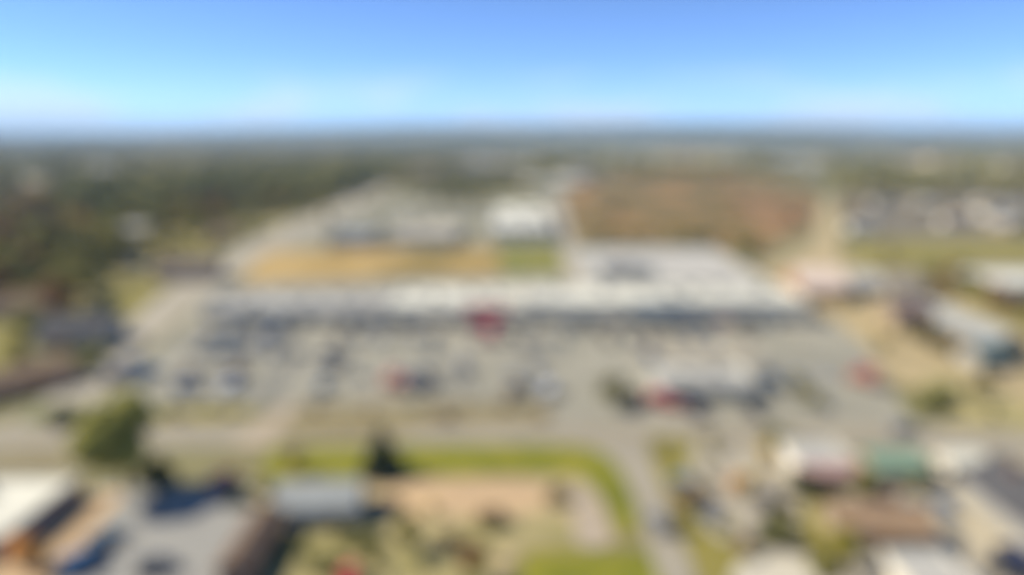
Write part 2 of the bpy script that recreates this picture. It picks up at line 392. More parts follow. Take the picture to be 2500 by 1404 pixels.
def door(root, x, w, h, y, face='-y', m=M_trimd):
    b = MB(); k = MB()
    if face == '-y':
        b.box(x-w/2, x+w/2, y-.06, y-.002, 0.05, h); k.box(x+w/2-.18, x+w/2-.12, y-.14, y-.06, 1.0, 1.2)
    elif face == '+x':
        b.box(y+.002, y+.06, x-w/2, x+w/2, 0.05, h); k.box(y+.06, y+.14, x+w/2-.18, x+w/2-.12, 1.0, 1.2)
    else:
        b.box(y-.06, y-.002, x-w/2, x+w/2, 0.05, h); k.box(y-.14, y-.06, x+w/2-.18, x+w/2-.12, 1.0, 1.2)
    d = b.build('door', m, root); k.build('handle', M_metal, d)
def hvac(root, x, y, z, s=1.0):
    b = MB(); b.box(x-1.3*s, x+1.3*s, y-.9*s, y+.9*s, z+.25, z+1.5*s); b.box(x-1.2*s, x+1.2*s, y-.8*s, y+.8*s, z, z+.25)
    u = b.build('rooftop_unit', M_metal, root, bevel=.04)
    MB().bar((x-.4*s, y, z+1.5*s), (x-.4*s, y, z+1.5*s+.18), .5*s, n=14).build('fan', M_trimd, u)
FOOT = []
def flat_building(name, label, cat, x0, x1, y0, y1, h, wall, roof, par=0.7, trim=None):
    """flat-roofed block with a real parapet standing above the roof deck"""
    cx, cy = (x0+x1)/2, (y0+y1)/2
    r = empty(name, (cx, cy, 0)); tag(r, label, cat)
    X, Y = (x1-x0)/2, (y1-y0)/2
    FOOT.append((x0, x1, y0, y1))
    t = 0.35; b = MB()
    b.box(-X, X, -Y, -Y+t, 0, h); b.box(-X, X, Y-t, Y, 0, h); b.box(-X, -X+t, -Y+t, Y-t, 0, h); b.box(X-t, X, -Y+t, Y-t, 0, h)
    b.build('wall', wall, r)
    MB().box(-X+t, X-t, -Y+t, Y-t, h-par-.3, h-par).build('roof', roof, r)
    c = MB(); e = .06
    c.box(-X-e, X+e, -Y-e, -Y+t+e, h, h+.1); c.box(-X-e, X+e, Y-t-e, Y+e, h, h+.1)
    c.box(-X-e, -X+t+e, -Y+t+e, Y-t-e, h, h+.1); c.box(X-t-e, X+e, -Y+t+e, Y-t-e, h, h+.1)
    c.build('coping', trim or M_lgrey, r)
    return r, X, Y
def shopfront(root, x, w, y, h, m=M_metal):
    b = MB(); g = .1
    b.box(x-w/2, x+w/2, y-.12, y-.002, 0.05, .35); b.box(x-w/2, x+w/2, y-.12, y-.002, h-.2, h)
    k = max(2, int(w / 1.8))
    for i in range(k+1):
        xx = x-w/2 + (w-g)*i/k
        b.box(xx, xx+g, y-.12, y-.002, .35, h-.2)
    f = b.build('shopfront', m, root)
    MB().box(x-w/2+.02, x+w/2-.02, y-.06, y-.004, .352, h-.202).build('pane', M_glass, f)

def gX(px, py, z=0): return P(px, py, z)[0]
def gY(py, z=0): return P(1250, py, z)[1]

# shopping row: three blocks standing wall to wall
HB = 5.2
YF = gY(748, HB)                                   # front of the roof edge
xa, xb, xc, xd = gX(490, 748, HB), gX(930, 748, HB), gX(1285, 748, HB), gX(1985, 748, HB)
def canopy(root, X, Y, h, m, col_m=M_wallw, d=1.3, step=6.0):
    MB().box(-X+.1, X-.1, -Y-d, -Y-.004, h, h+.45).build('canopy', m, root)
    n = max(2, int(2*X/step))
    for i in range(n+1):
        x = -X + .5 + (2*X-1) * i / n
        MB().box(x-.2, x+.2, -Y-d+.15, -Y-d+.55, 0, h-.002).build('column', col_m, root)
def row_building(x0, x1, depth, h, label, wall, roof, can, bays_n, name='shop_row', yf=YF):
    r, X, Y = flat_building(name, label, 'shops', x0, x1, yf, yf+depth, h, wall, roof)
    canopy(r, X, Y, 3.1, can)
    w = 2*X / bays_n
    for i in range(bays_n):
        shopfront(r, -X + w*(i+.5), w-2.6, -Y, 2.7)
    return r, X, Y
r1, X, Y = row_building(xa, xb-.02, 20, HB-.3, 'grey flat roofed shop block at the left end of the shopping row', M_wallw, M_greyroof, M_lgrey, 8)
for i, (fx, fy) in enumerate(((-.8,.1),(-.5,-.2),(-.2,.3),(.1,0),(.4,.3),(.7,-.1))): hvac(r1, fx*X, fy*Y, HB-1.0, 1.0)
r2, X, Y = row_building(xb+.02, xc-.02, 29, HB, 'white roofed shop block in the middle of the row, red truck in front', M_wallw, M_white, M_white, 6)
for fx, fy in ((-.7,.2),(-.3,-.3),(.2,.2),(.6,-.1)): hvac(r2, fx*X, fy*Y, HB-.7, 1.1)
r3, X, Y = flat_building('superstore', 'largest store of the shopping row, wide white front roof, at the right end', 'store', xc+.02, xd, YF+.5, gY(688, 6.2), 6.2, M_wallw, M_white)
canopy(r3, X*.98, Y, 3.6, M_white, d=1.6, step=9)
for i in range(7): shopfront(r3, -X + 2*X*(i+.5)/7, 2*X/7-6.0, -Y, 3.1)
for fx, fy in ((-.75,.5),(-.4,.1),(-.1,.55),(.25,.15),(.5,.6),(.8,.2),(.05,-.3)): hvac(r3, fx*X, fy*Y, 5.5, 1.2)
MB().box(gX(1145,748,4)-(xb+xc)/2, gX(1235,748,4)-(xb+xc)/2, -(YF+29-YF)/2-1.6, -(YF+29-YF)/2-1.31, 2.6, 6.0).build('red_fascia', M_red, r2)
_b = MB(); _b.box(-.3*X, .18*X, -Y-2.1, -Y-1.62, 3.0, 7.0); _b.build('entrance_parapet', M_white, r3)
# warehouse part behind the store
xg0, xg1 = gX(1432, 640, 7), gX(1800, 640, 7)
r4, X, Y = flat_building('warehouse', 'grey roofed warehouse directly behind the white superstore roof', 'warehouse', gX(1420, 640, 6), gX(1775, 625, 6), gY(688, 6.2)+.3, gY(603, 6.0), 6.0, M_wallg, M_greyroof)
for fx, fy in ((-.75,-.7),(-.6,-.7),(-.45,-.7),(-.75,-.45),(-.6,-.45),(-.45,-.45),(-.3,-.6)): hvac(r4, fx*X, fy*Y, 5.3, 1.9)
for i in range(4): door(r4, -Y*.6 + i*.3*Y, 3.4, 3.6, X, '+x', M_metal)

# outlying building in the lot, right of centre
oy = gY(975); ox0, ox1 = gX(1610, 975), gX(1850, 975)
r5, X, Y = flat_building('restaurant', 'small grey roofed building standing alone in the parking lot beside the red van', 'restaurant', ox0, ox1, oy, oy+14*K, 3.35, mat('light grey block wall', (0.5, 0.5, 0.48), (0.42, 0.42, 0.41), scale=.3), M_greyroof, par=.5)
for i in range(4): window(r5, -X + 2*X*(i+.5)/4, 1.0, 2.6, 1.7, -Y)
for i in range(3): window(r5, -Y + 2*Y*(i+.5)/3, 1.0, 2.2, 1.5, -X, '-x')
door(r5, 0.1, 1.4, 2.4, -Y)
hvac(r5, X*.3, 1, 2.85, .9); hvac(r5, -X*.4, -2, 2.85, .8)
_aw = MB().loft([[(-X+.3, -Y-.01, 3.1), (X-.3, -Y-.01, 3.1), (X-.3, -Y-.01, 3.2), (-X+.3, -Y-.01, 3.2)], [(-X+.3, -Y-1.3, 2.7), (X-.3, -Y-1.3, 2.7), (X-.3, -Y-1.3, 2.8), (-X+.3, -Y-1.3, 2.8)]])
_aw.build('awning', M_blueroof, r5)

# back: large white store behind the green lawn and the beige one left of it
yb = gY(590)
r6, X, Y = flat_building('store', 'bright white roofed building behind the green lawn', 'store', gX(1195, 590), gX(1350, 590), yb, gY(497, 6.5), 6.5, M_wallw, M_white)
for i in range(5): window(r6, -X + 2*X*(i+.5)/5, 1.0, 3.4, 2.2, -Y)
for fx, fy in ((-.5,-.4),(.1,.2),(.5,-.5)): hvac(r6, fx*X, fy*Y, 5.8, 1.6)
door(r6, 0, 3, 3.2, -Y)
r7, X, Y = flat_building('office_block', 'wide beige roofed building behind the straw coloured field', 'building', gX(950, 598), gX(1110, 598), gY(600), gY(545, 5.2), 5.2, M_wallw, mat('beige roof', (0.50, 0.46, 0.40), (0.44, 0.41, 0.36), scale=.05))
for i in range(8): window(r7, -X + 2*X*(i+.5)/8, 1.0, 2.4, 1.8, -Y)
door(r7, 1.6, 2, 2.6, -Y); hvac(r7, -X*.4, 5, 4.5, 1.5)
r8, X, Y = flat_building('workshop', 'grey blue roofed workshop at the left end of the back lot', 'workshop', gX(800, 605), gX(905, 605), gY(607), gY(607)+34*K, 4.8, M_wallg, M_blueroof)
for i in range(4): door(r8, -X + 2*X*(i+.5)/4, 4.2, 4, -Y, '-y', M_metal)

def gable_house(label, x, y, rz, L, W, h, wall, roof, cat='house', name='house', detail=True, chim=True, winm=M_glass, rise=0.28):
    r = empty(name, (x, y, 0), rz); tag(r, label, cat)
    l, w = L/2, W/2; rh = h + W*rise
    ca, sa = abs(math.cos(rz)), abs(math.sin(rz)); ex, ey = l*ca + w*sa, l*sa + w*ca; FOOT.append((x-ex, x+ex, y-ey, y+ey))
    b = MB()
    b.loft([[(-l,-w,0),(-l,w,0),(-l,w,h),(-l,0,rh-.12),(-l,-w,h)], [(l,-w,0),(l,w,0),(l,w,h),(l,0,rh-.12),(l,-w,h)]])
    b.build('wall', wall, r)
    ov = .5; t = .2; dz = ov*rise*2
    q = MB()
    q.loft([[(-l-ov,-w-ov,h-dz+.02),(-l-ov,0,rh),(-l-ov,w+ov,h-dz+.02),(-l-ov,w+ov,h-dz+t),(-l-ov,0,rh+t),(-l-ov,-w-ov,h-dz+t)],
            [(l+ov,-w-ov,h-dz+.02),(l+ov,0,rh),(l+ov,w+ov,h-dz+.02),(l+ov,w+ov,h-dz+t),(l+ov,0,rh+t),(l+ov,-w-ov,h-dz+t)]])
    rf = q.build('roof', roof, r)
    if chim: MB().box(l*.35, l*.35+.8, w*.2, w*.2+.7, h+.3, rh+1.1).build('chimney', M_brick, rf)
    if detail:
        n = max(2, int(L/4))
        for i in range(n):
            xx = -l + L*(i+.5)/n
            if i == n//2: door(r, xx, 1.0, 2.1, -w, '-y')
            else: window(r, xx, 1.0, 1.3, 1.2, -w)
        window(r, 0, 1.0, 1.5, 1.2, l, '+x'); window(r, 0, 1.0, 1.5, 1.2, -l, '-x')
    return r

H90 = math.pi/2
def house_px(label, px, py, rz, L, W, h, wall, roof, **k):
    x, y, _ = P(px, py); return gable_house(label, x, y, rz, L*K, W*K, max(3.0, h*K), wall, roof, **k)
# houses of the left-hand side
house_px('house with a mauve grey roof beside the street below the wood', 465, 680, R(10), 24, 13, 4.5, M_wallt, mat('mauve grey shingle', (0.15, 0.125, 0.13), (0.12, 0.10, 0.11), scale=.5))
house_px('dark roofed house left of the street where the wood ends', 205, 835, R(8), 19, 13, 4.5, M_wallg, M_darkroof)
house_px('tan roofed house with brown brick walls at the left edge, by the street bend', 45, 955, R(52), 22, 10, 3.6, M_brick, M_tanroof)
house_px('small dark grey roofed house on the lawn inside the wood', 300, 655, R(-5), 15, 9, 4.0, M_wallg, M_darkroof)
house_px('pale grey roofed house in the far end of the wood', 255, 420, 0, 32, 18, 6, M_wallw, M_lgrey)
house_px('pale cream roofed house in a clearing high on the left', 90, 455, 0, 26, 16, 5, M_wallw, M_conc)
house_px('grey green roofed house on the olive slope of the wood', 345, 575, R(12), 17, 11, 4.2, M_wallt, M_lgrey)
house_px('pale roofed house at the top right of the olive slope', 610, 500, R(30), 18, 11, 4.4, M_wallw, M_lgrey)
house_px('tan roofed house just left of the street, middle of the wood edge', 540, 585, R(35), 14, 10, 4.2, M_wallt, M_tanroof)
house_px('brown roofed house under the trees at the left edge', 60, 770, R(20), 18, 11, 4.2, M_wallt, M_brownroof)
# bottom left: big white roofed shop with a mauve shaded side wall
wy0, wy1 = gY(1312, 3.6), gY(1158, 3.6)
wx = P(142, 1203, 3.4)[0]
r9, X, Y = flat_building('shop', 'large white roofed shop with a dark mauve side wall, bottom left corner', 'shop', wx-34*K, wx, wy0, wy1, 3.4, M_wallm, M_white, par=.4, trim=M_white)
for i in range(4): window(r9, -Y + 2*Y*(i+.5)/4, .8, 1.6, 1.2, X, '+x')
hvac(r9, 4, 3, 3.0, 1.0); hvac(r9, -8, -4, 3.0, 1.0)
# long brown brick building at the bottom edge
bx0, by0 = P(600, 1404)[0], gY(1450)
gable_house('narrow brown brick building running away from the bottom edge of the picture', P(568, 1404)[0]+1.4, (gY(1440)+gY(1300))/2, H90, gY(1300)-gY(1440), 3.6, 3.0, M_brick, M_brownroof, cat='building', name='outbuilding', chim=False)
# blue grey roofed block left of the sand lot
house_px('long low house with a blue grey metal roof just below the green verge', 785, 1255, R(2), 12.5, 8, 3.2, M_wallg, M_blueroof, chim=False)
# right foreground
fy = gY(1185)
r10, X, Y = flat_building('shop', 'white flat roofed shop with a dull red awning sloped to catch sun, next to the green roofed building', 'shop', gX(1945, 1185), gX(2085, 1185), fy, fy+8, 3.9, M_wallw, M_lgrey, par=.3)
_b = MB().loft([[(-X-.1, -Y-.01, 3.7), (X+.1, -Y-.01, 3.7), (X+.1, -Y-.01, 3.8), (-X-.1, -Y-.01, 3.8)], [(-X-.1, -Y-2.0, 2.5), (X+.1, -Y-2.0, 2.5), (X+.1, -Y-2.0, 2.6), (-X-.1, -Y-2.0, 2.6)]]); _b.build('awning', paint('dull red fascia', (0.50, 0.31, 0.25), .6), r10)  # red front band shaped as a sloping awning so sunlight brightens it
for i in range(4): shopfront(r10, -X + 2*X*(i+.5)/4, 2*X/4-.6, -Y, 2.6)
house_px('building with a weathered green metal roof right of the white flat roofed shop', 2165, 1166, 0, 9, 7.5, 3.4, M_wallt, M_teal, chim=False, cat='building', name='outbuilding')
house_px('brown roofed house with a tan gable behind the bottom right roof', 2130, 1314, R(-8), 13, 8.5, 3.6, M_wallt, M_tanroof)
_wy = gY(1432)
r11, X, Y = flat_building('shed', 'white flat roof cut by the bottom edge, below the brown roofed house', 'shed', gX(2150, 1404), gX(2300, 1404), _wy-6, gY(1396), 3.2, M_wallw, M_lgrey, par=.25)
door(r11, 0, 1.2, 2.2, -Y)
house_px('dark grey roofed house at the right edge of the picture', 2525, 1285, H90, 18, 12, 4.2, M_wallg, M_darkroof)
house_px('small white roofed hut beside the dark roofed house at the right edge', 2338, 1160, 0, 6, 5, 3, M_wallw, M_white, chim=False, cat='hut', name='hut')
# right middle distance
house_px('pink white roofed building with an orange tan front at the corner of the dirt lot', 1985, 722, R(0), 17, 20, 5.2, mat('orange tan wall', (0.42, 0.25, 0.13), (0.36, 0.22, 0.12), scale=.3), mat('pinkish white roof', (0.66, 0.55, 0.50), (0.58, 0.48, 0.44), scale=.2), chim=False, cat='building', name='barn')
house_px('grey roofed house behind the bushes right of the pink white roof', 2105, 715, R(0), 12, 14, 4.5, M_wallg, M_greyroof)
house_px('pale roofed house between the two tree lines on the right', 2185, 718, R(0), 13, 14, 4.5, M_wallw, mat('pale taupe roof', (0.30, 0.27, 0.23), (0.26, 0.23, 0.20), scale=.3))
r12, X, Y = flat_building('depot', 'long depot with a white roof behind the tree line at the right edge', 'depot', gX(2440, 735), gX(2440, 735)+52*K, gY(735), gY(735)+26, 5.4, M_wallw, M_white)
for i in range(6): window(r12, -Y + 2*Y*(i+.5)/6, 1.2, 3, 1.6, -X, '-x')
x_, y_, _ = P(2392, 842)
gable_house('long shed with a blue grey roof beside the hedge on the right', x_, y_+7, R(90), 35, 9.5, 3.4, M_wallt, M_blueroof, chim=False, cat='shed', name='long_shed')
house_px('mauve brown roofed house at the far end of the long shed', 2205, 795, R(0), 12, 12, 4.5, M_wallt, mat('mauve brown shingle', (0.16, 0.115, 0.12), (0.13, 0.10, 0.10), scale=.5))

# ------------------------------------------------------------------ trees
def crown_mesh(name, kind, seed, m, nleaf=1500, H=10.0):
    rng = np.random.default_rng(seed)
    blobs = []
    if kind == 'round':
        for i in range(13):
            a = rng.uniform(0, 6.28); rr = rng.uniform(0, 2.9); z = rng.uniform(4.0, 8.6)
            rr *= 1.0 - max(0, (z-6.5)/4.5)
            blobs.append((rr*math.cos(a), rr*math.sin(a), z, rng.uniform(1.0, 1.9)))
    elif kind == 'conifer':
        for i in range(22):
            z = 1.6 + 7.9*i/22; rr = (10.4-z)*0.24
            a = rng.uniform(0, 6.28); blobs.append((rr*.55*math.cos(a), rr*.55*math.sin(a), z, max(.4, rr*.75)))
    elif kind == 'bare':
        for i in range(14):
            a = rng.uniform(0, 6.28); rr = rng.uniform(.4, 3.1); z = rng.uniform(4.0, 9.2)
            blobs.append((rr*math.cos(a)*(1.1-abs(z-6)/6), rr*math.sin(a)*(1.1-abs(z-6)/6), z, rng.uniform(.8, 1.5)))
        nleaf = int(nleaf*.55)
    elif kind == 'bush':
        for i in range(9):
            a = rng.uniform(0, 6.28); rr = rng.uniform(0, 1.9)
            blobs.append((rr*math.cos(a), rr*math.sin(a), rng.uniform(.7, 2.1), rng.uniform(.6, 1.1)))
        nleaf = int(nleaf*.5)
    B = np.array(blobs); wts = B[:, 3]**2; wts /= wts.sum()
    idx = rng.choice(len(B), nleaf, p=wts)
    d = rng.normal(size=(nleaf, 3)); d /= np.linalg.norm(d, axis=1)[:, None]
    rad = B[idx, 3] * rng.uniform(.55, 1.08, nleaf)
    c = B[idx, :3] + d * rad[:, None]
    c[:, 2] = np.maximum(c[:, 2], .25)
    nrm = d + rng.normal(size=(nleaf, 3))*.6; nrm /= np.linalg.norm(nrm, axis=1)[:, None]
    u = np.cross(nrm, rng.normal(size=(nleaf, 3))); u /= np.linalg.norm(u, axis=1)[:, None]
    w = np.cross(nrm, u)
    s = rng.uniform(.16, .36, nleaf)[:, None] * (0.8 if kind in ('bush', 'bare') else 1.0)
    V = np.stack([c - u*s - w*s*.6, c + u*s*.3 - w*s, c + u*s + w*s*.5, c - u*s*.2 + w*s], 1).reshape(-1, 3)
    me = bpy.data.meshes.new(name); me.from_pydata(V.tolist(), [], np.arange(nleaf*4).reshape(-1, 4).tolist()); me.materials.append(m)
    return me
def trunk_mesh(kind, seed):
    random.seed(seed); b = MB()
    if kind == 'bush':
        for i in range(4):
            a = random.uniform(0, 6.28); b.bar((0, 0, 0), (math.cos(a)*.7, math.sin(a)*.7, 1.2), .07, .03, 5)
    elif kind == 'conifer':
        b.bar((0, 0, 0), (0, 0, 9.2), .22, .03, 7)
    else:
        b.bar((0, 0, 0), (.1, .05, 3.6), .27, .19, 8)
        for i in range(7):
            a = i*.9 + random.uniform(-.3, .3); z = 2.6 + i*.25; rr = random.uniform(1.2, 2.3)
            p = (math.cos(a)*rr, math.sin(a)*rr, z + random.uniform(2, 3.4))
            b.bar((.08, .04, min(z, 3.5)), p, .11, .045, 5)
            b.bar(p, (p[0]*1.3, p[1]*1.3, p[2]+1.0), .045, .02, 4)
        b.bar((.1, .05, 3.6), (.2, 0, 8), .19, .04, 6)
    me = bpy.data.meshes.new('trunk'); me.from_pydata(b.v, [], b.f); me.materials.append(M_bark); return me
TR = {}
LEAF = {
 'dark':  ('dark green leafy tree', 'round', leafmat('dark green leaves', (0.15, 0.15, 0.03), (0.22, 0.20, 0.04))),
 'green': ('mid green leafy tree', 'round', leafmat('mid green leaves', (0.09, 0.105, 0.03), (0.13, 0.135, 0.04))),
 'bigolive': ('olive green tree', 'round', leafmat('olive green leaves', (0.29, 0.275, 0.065), (0.21, 0.20, 0.05))),
 'olive': ('olive yellow tree', 'round', leafmat('olive leaves', (0.25, 0.22, 0.04), (0.18, 0.165, 0.03))),
 'yellow': ('yellow autumn tree', 'round', leafmat('yellow leaves', (0.42, 0.32, 0.08), (0.32, 0.25, 0.07))),
 'rust':  ('rust brown autumn tree', 'round', leafmat('rust leaves', (0.24, 0.12, 0.045), (0.17, 0.10, 0.035))),
 'orange': ('orange autumn tree', 'round', leafmat('orange leaves', (0.62, 0.36, 0.11), (0.48, 0.28, 0.09))),
 'bare':  ('thin grey brown tree', 'bare', leafmat('sparse brown twigs', (0.16, 0.13, 0.10), (0.12, 0.10, 0.075))),
 'pine':  ('dark conifer', 'conifer', leafmat('conifer needles', (0.03, 0.045, 0.018), (0.05, 0.065, 0.025))),
 'bush':  ('green bush', 'bush', leafmat('bush leaves', (0.15, 0.155, 0.05), (0.19, 0.18, 0.055))),
 'drybush': ('dry tan bush', 'bush', leafmat('dry bush leaves', (0.24, 0.18, 0.09), (0.18, 0.13, 0.07))),
 'darkbush': ('dark green bush', 'bush', leafmat('dark bush leaves', (0.05, 0.06, 0.022), (0.075, 0.08, 0.03))),
}
ntree = [0]
def tree(kind, x, y, h, label, group=None, width=1.0, hi=False):
    desc, shape, m = LEAF[kind]
    v = random.randrange(3)
    key = (kind, v, hi)
    if key not in TR:
        TR[key] = (crown_mesh(kind+'_crown', shape, 31*v + len(TR), m, 5200 if hi else 1300), trunk_mesh(shape, v))
    cm, tm = TR[key]
    base = 'bush' if shape == 'bush' else ('conifer' if shape == 'conifer' else 'tree')
    r = empty(base, (x, y, 0), random.uniform(0, 6.28))
    s = h / (2.9 if shape == 'bush' else 10.0)
    r.scale = (s*width, s*width, s)
    tag(r, label, 'bush' if base == 'bush' else 'tree', group)
    for nm, me in (('crown', cm), ('trunk', tm)):
        o = bpy.data.objects.new(nm, me); COL.objects.link(o); o.parent = r
    ntree[0] += 1
    return r
def tree_px(kind, px, py, h, label, group=None, **k):
    x, y, _ = P(px, py); return tree(kind, x, y, h*K*1.06, label, group, **k)
random.seed(5)
# single trees that stand out
tree_px('bigolive', 308, 1203, 17.0, 'largest tree, tall and green, casting a long dark shadow at the lower left', width=1.08, hi=True)
tree_px('dark', 385, 1228, 7.5, 'dark green tree added for the shade on the right side of the largest tree', width=.95, hi=True)  # added tree, stands in for the big crown's shaded side and shadow
tree_px('pine', 935, 1160, 9.0, 'dark conifer standing alone on the bright green verge', width=1.6, hi=True)
tree_px('rust', 722, 1155, 4.5, 'small brown leaved tree at the left end of the green verge', hi=True)
tree_px('rust', 2155, 1352, 3.6, 'rust brown tree in front of the brown roofed house at the lower right', hi=True)
tree_px('darkbush', 1545, 985, 3.2, 'dark bush between the dark olive tree and the red van', width=1.2)
tree_px('olive', 1985, 1000, 4.5, 'low olive tree right of the dark tree by the grey roofed building', width=1.2)
tree_px('drybush', 1355, 1225, 3.0, 'brown bush at the right end of the sand lot')
tree_px('dark', 1498, 998, 7.5, 'dark olive tree in the parking lot left of the red van', width=1.35)
tree_px('dark', 1952, 985, 7, 'dark tree right of the small grey roofed building')
tree_px('rust', 1250, 985, 5.0, 'tan brown tree at the lower edge of the parking lot', width=1.1)
tree_px('bush', 845, 1330, 2.2, 'green bush below the blue grey metal roof', width=1.2)
tree_px('olive', 1000, 1350, 5.5, 'olive tree in the yard between the sand lot and the bottom edge', hi=True)
tree_px('rust', 1145, 1425, 6.0, 'brown tree at the bottom edge, left of the bright lawn', hi=True, width=.9)
tree_px('olive', 1735, 1098, 3.6, 'small olive tree at the roadside right of the junction')
tree_px('yellow', 1868, 1130, 4.2, 'yellow tree left of the white flat roofed shop')
tree_px('orange', 1790, 1215, 4.2, 'orange leaved tree left of the dark pickup')
tree_px('dark', 2115, 1228, 5.5, 'dark olive tree in front of the green roofed building', width=1.2, hi=True)
tree_px('olive', 2262, 1178, 4.6, 'olive tree at the right side of the green roofed building')
tree_px('olive', 2055, 1400, 6.5, 'olive green tree beside the bottom right white roof', hi=True)
tree_px('yellow', 2035, 1295, 4.2, 'yellow tree at the left gable of the brown roofed house')
tree_px('rust', 1815, 1362, 3.2, 'low brown tree at the bottom edge of the right hand lot', width=1.3)
tree_px('yellow', 1655, 1300, 3.6, 'yellow tree on the right side of the side road')
tree_px('olive', 1610, 1120, 3.2, 'small yellow green tree at the corner of the junction')
tree_px('bush', 150, 1030, 3.2, 'broad green bush near the left edge, above the tan lawn', width=1.7)
tree_px('orange', 88, 1405, 5.2, 'taller orange tree in front of the large white roofed shop', hi=True)
tree_px('orange', 52, 1392, 5.0, 'lower orange tree left of the other one at the large white roofed shop', hi=True)
tree_px('darkbush', 1690, 985, 2.2, 'low hedge bush under the wall of the small grey roofed building', width=1.3)
tree_px('bush', 2305, 960, 2.6, 'round green bush on the tan ground at the right', width=1.3)
tree_px('dark', 2070, 765, 6.5, 'dark tree beside the pink white roofed building')
tree_px('bare', 2100, 545, 14, 'thin grey tree at the start of the grey stubble field')
tree_px('darkbush', 585, 1230, 2.6, 'dark green bush just below the red car', width=1.2)
tree_px('dark', 2460, 892, 6.5, 'dark green tree at the near end of the long shed', width=1.2)
house_px('small dark teal roofed hut at the near end of the long shed', 2405, 890, R(10), 11, 9, 3.4, M_wallg, mat('dark teal roof', (0.05, 0.095, 0.11), (0.04, 0.08, 0.09), scale=.5), chim=False, cat='hut', name='hut')
tree_px('dark', 400, 600, 17, 'dark green tree standing alone in front of the wood')
# tree lines on the right
def line(kinds, pts, n, h0, h1, label, group, jit=1.5, width=1.0):
    q = [P(*p)[:2] for p in pts]
    for i in range(n):
        t = i / max(1, n-1) * (len(q)-1); k = min(int(t), len(q)-2); f = t-k
        x = q[k][0]*(1-f)+q[k+1][0]*f; y = q[k][1]*(1-f)+q[k+1][1]*f
        kd = random.choice(kinds)
        tree(kd, x+random.uniform(-jit, jit), y+random.uniform(-jit, jit), random.uniform(h0, h1), LEAF[kd][0] + ' ' + label, group, width=width)
line(['darkbush', 'olive', 'dark'], [(2190, 800), (2360, 890)], 9, 3.5, 5.0, 'left of the long blue grey shed', 'trees along the long shed')
line(['dark', 'rust', 'olive'], [(2290, 690), (2520, 790)], 11, 5, 8, 'in front of the white roofed depot', 'trees in front of the depot')
line(['olive', 'green', 'olive'], [(1440, 598), (1640, 592), (1800, 616), (1850, 632)], 17, 5, 8, 'in the curved belt behind the grey warehouse', 'trees behind the warehouse', 4, 1.3)
line(['dark', 'olive', 'bare'], [(1030, 500), (1190, 508)], 14, 9, 13, 'in the row behind the beige roofed building', 'trees behind the beige roof', 6)
line(['bare', 'rust'], [(2090, 465), (2600, 500)], 10, 10, 15, 'in the row beyond the grey stubble field', 'trees beyond the stubble field', 14)

CLEAR = [(215, 425, 75, 13, 0), (745, 377, 95, 7, 1), (500, 383, 80, 6, 0), (1045, 424, 62, 15, 2), (1205, 408, 120, 17, 1), (1425, 425, 52, 14, 1), (1690, 392, 120, 15, 2),
         (1540, 372, 70, 6, 0), (1940, 402, 75, 18, 1), (2120, 382, 110, 9, 1), (2245, 394, 70, 9, 2), (2420, 372, 80, 6, 1), (330, 372, 90, 5, 1), (1000, 372, 60, 4, 0), (60, 385, 60, 7, 1), (2300, 425, 90, 8, 0)]
M_pale = mat('pale far paving', (0.34, 0.34, 0.31), (0.26, 0.26, 0.24), scale=0.01); M_palef = mat('pale far field', (0.30, 0.29, 0.19), (0.22, 0.22, 0.14), scale=0.01)
random.seed(3)
for cx_, cy_, a_, b_, t_ in CLEAR:
    sheet('field', [(cx_ + a_*math.cos(q*math.pi/9)*random.uniform(.8, 1.1), cy_ + b_*math.sin(q*math.pi/9)*random.uniform(.8, 1.1)) for q in range(18)], (M_palef, M_pale, M_dirt)[t_])
def clear_at(x, y):
    dep = y*_cp + CAM_H*_sp; px, py = 1250 + FPX*x/dep, 702 - FPX*(y*_sp - CAM_H*_cp)/dep
    return any(((px-a)/c)**2 + ((py-b)/d)**2 < 1.1 for a, b, c, d, _ in CLEAR)
def inside(px, py, poly):
    c = False; j = len(poly)-1
    for i in range(len(poly)):
        xi, yi = poly[i]; xj, yj = poly[j]
        if (yi > py) != (yj > py) and px < (xj-xi)*(py-yi)/(yj-yi)+xi: c = not c
        j = i
    return c
def free(x, y, m=2.5):
    return not any(a-m < x < b+m and c-m < y < d+m for a, b, c, d in FOOT)
def MBU(x, y, z=0):
    dz = z - CAM_H; dep = y*_cp - dz*_sp; up = y*_sp + dz*_cp
    return 1250 + FPX*x/dep, 702 - FPX*up/dep
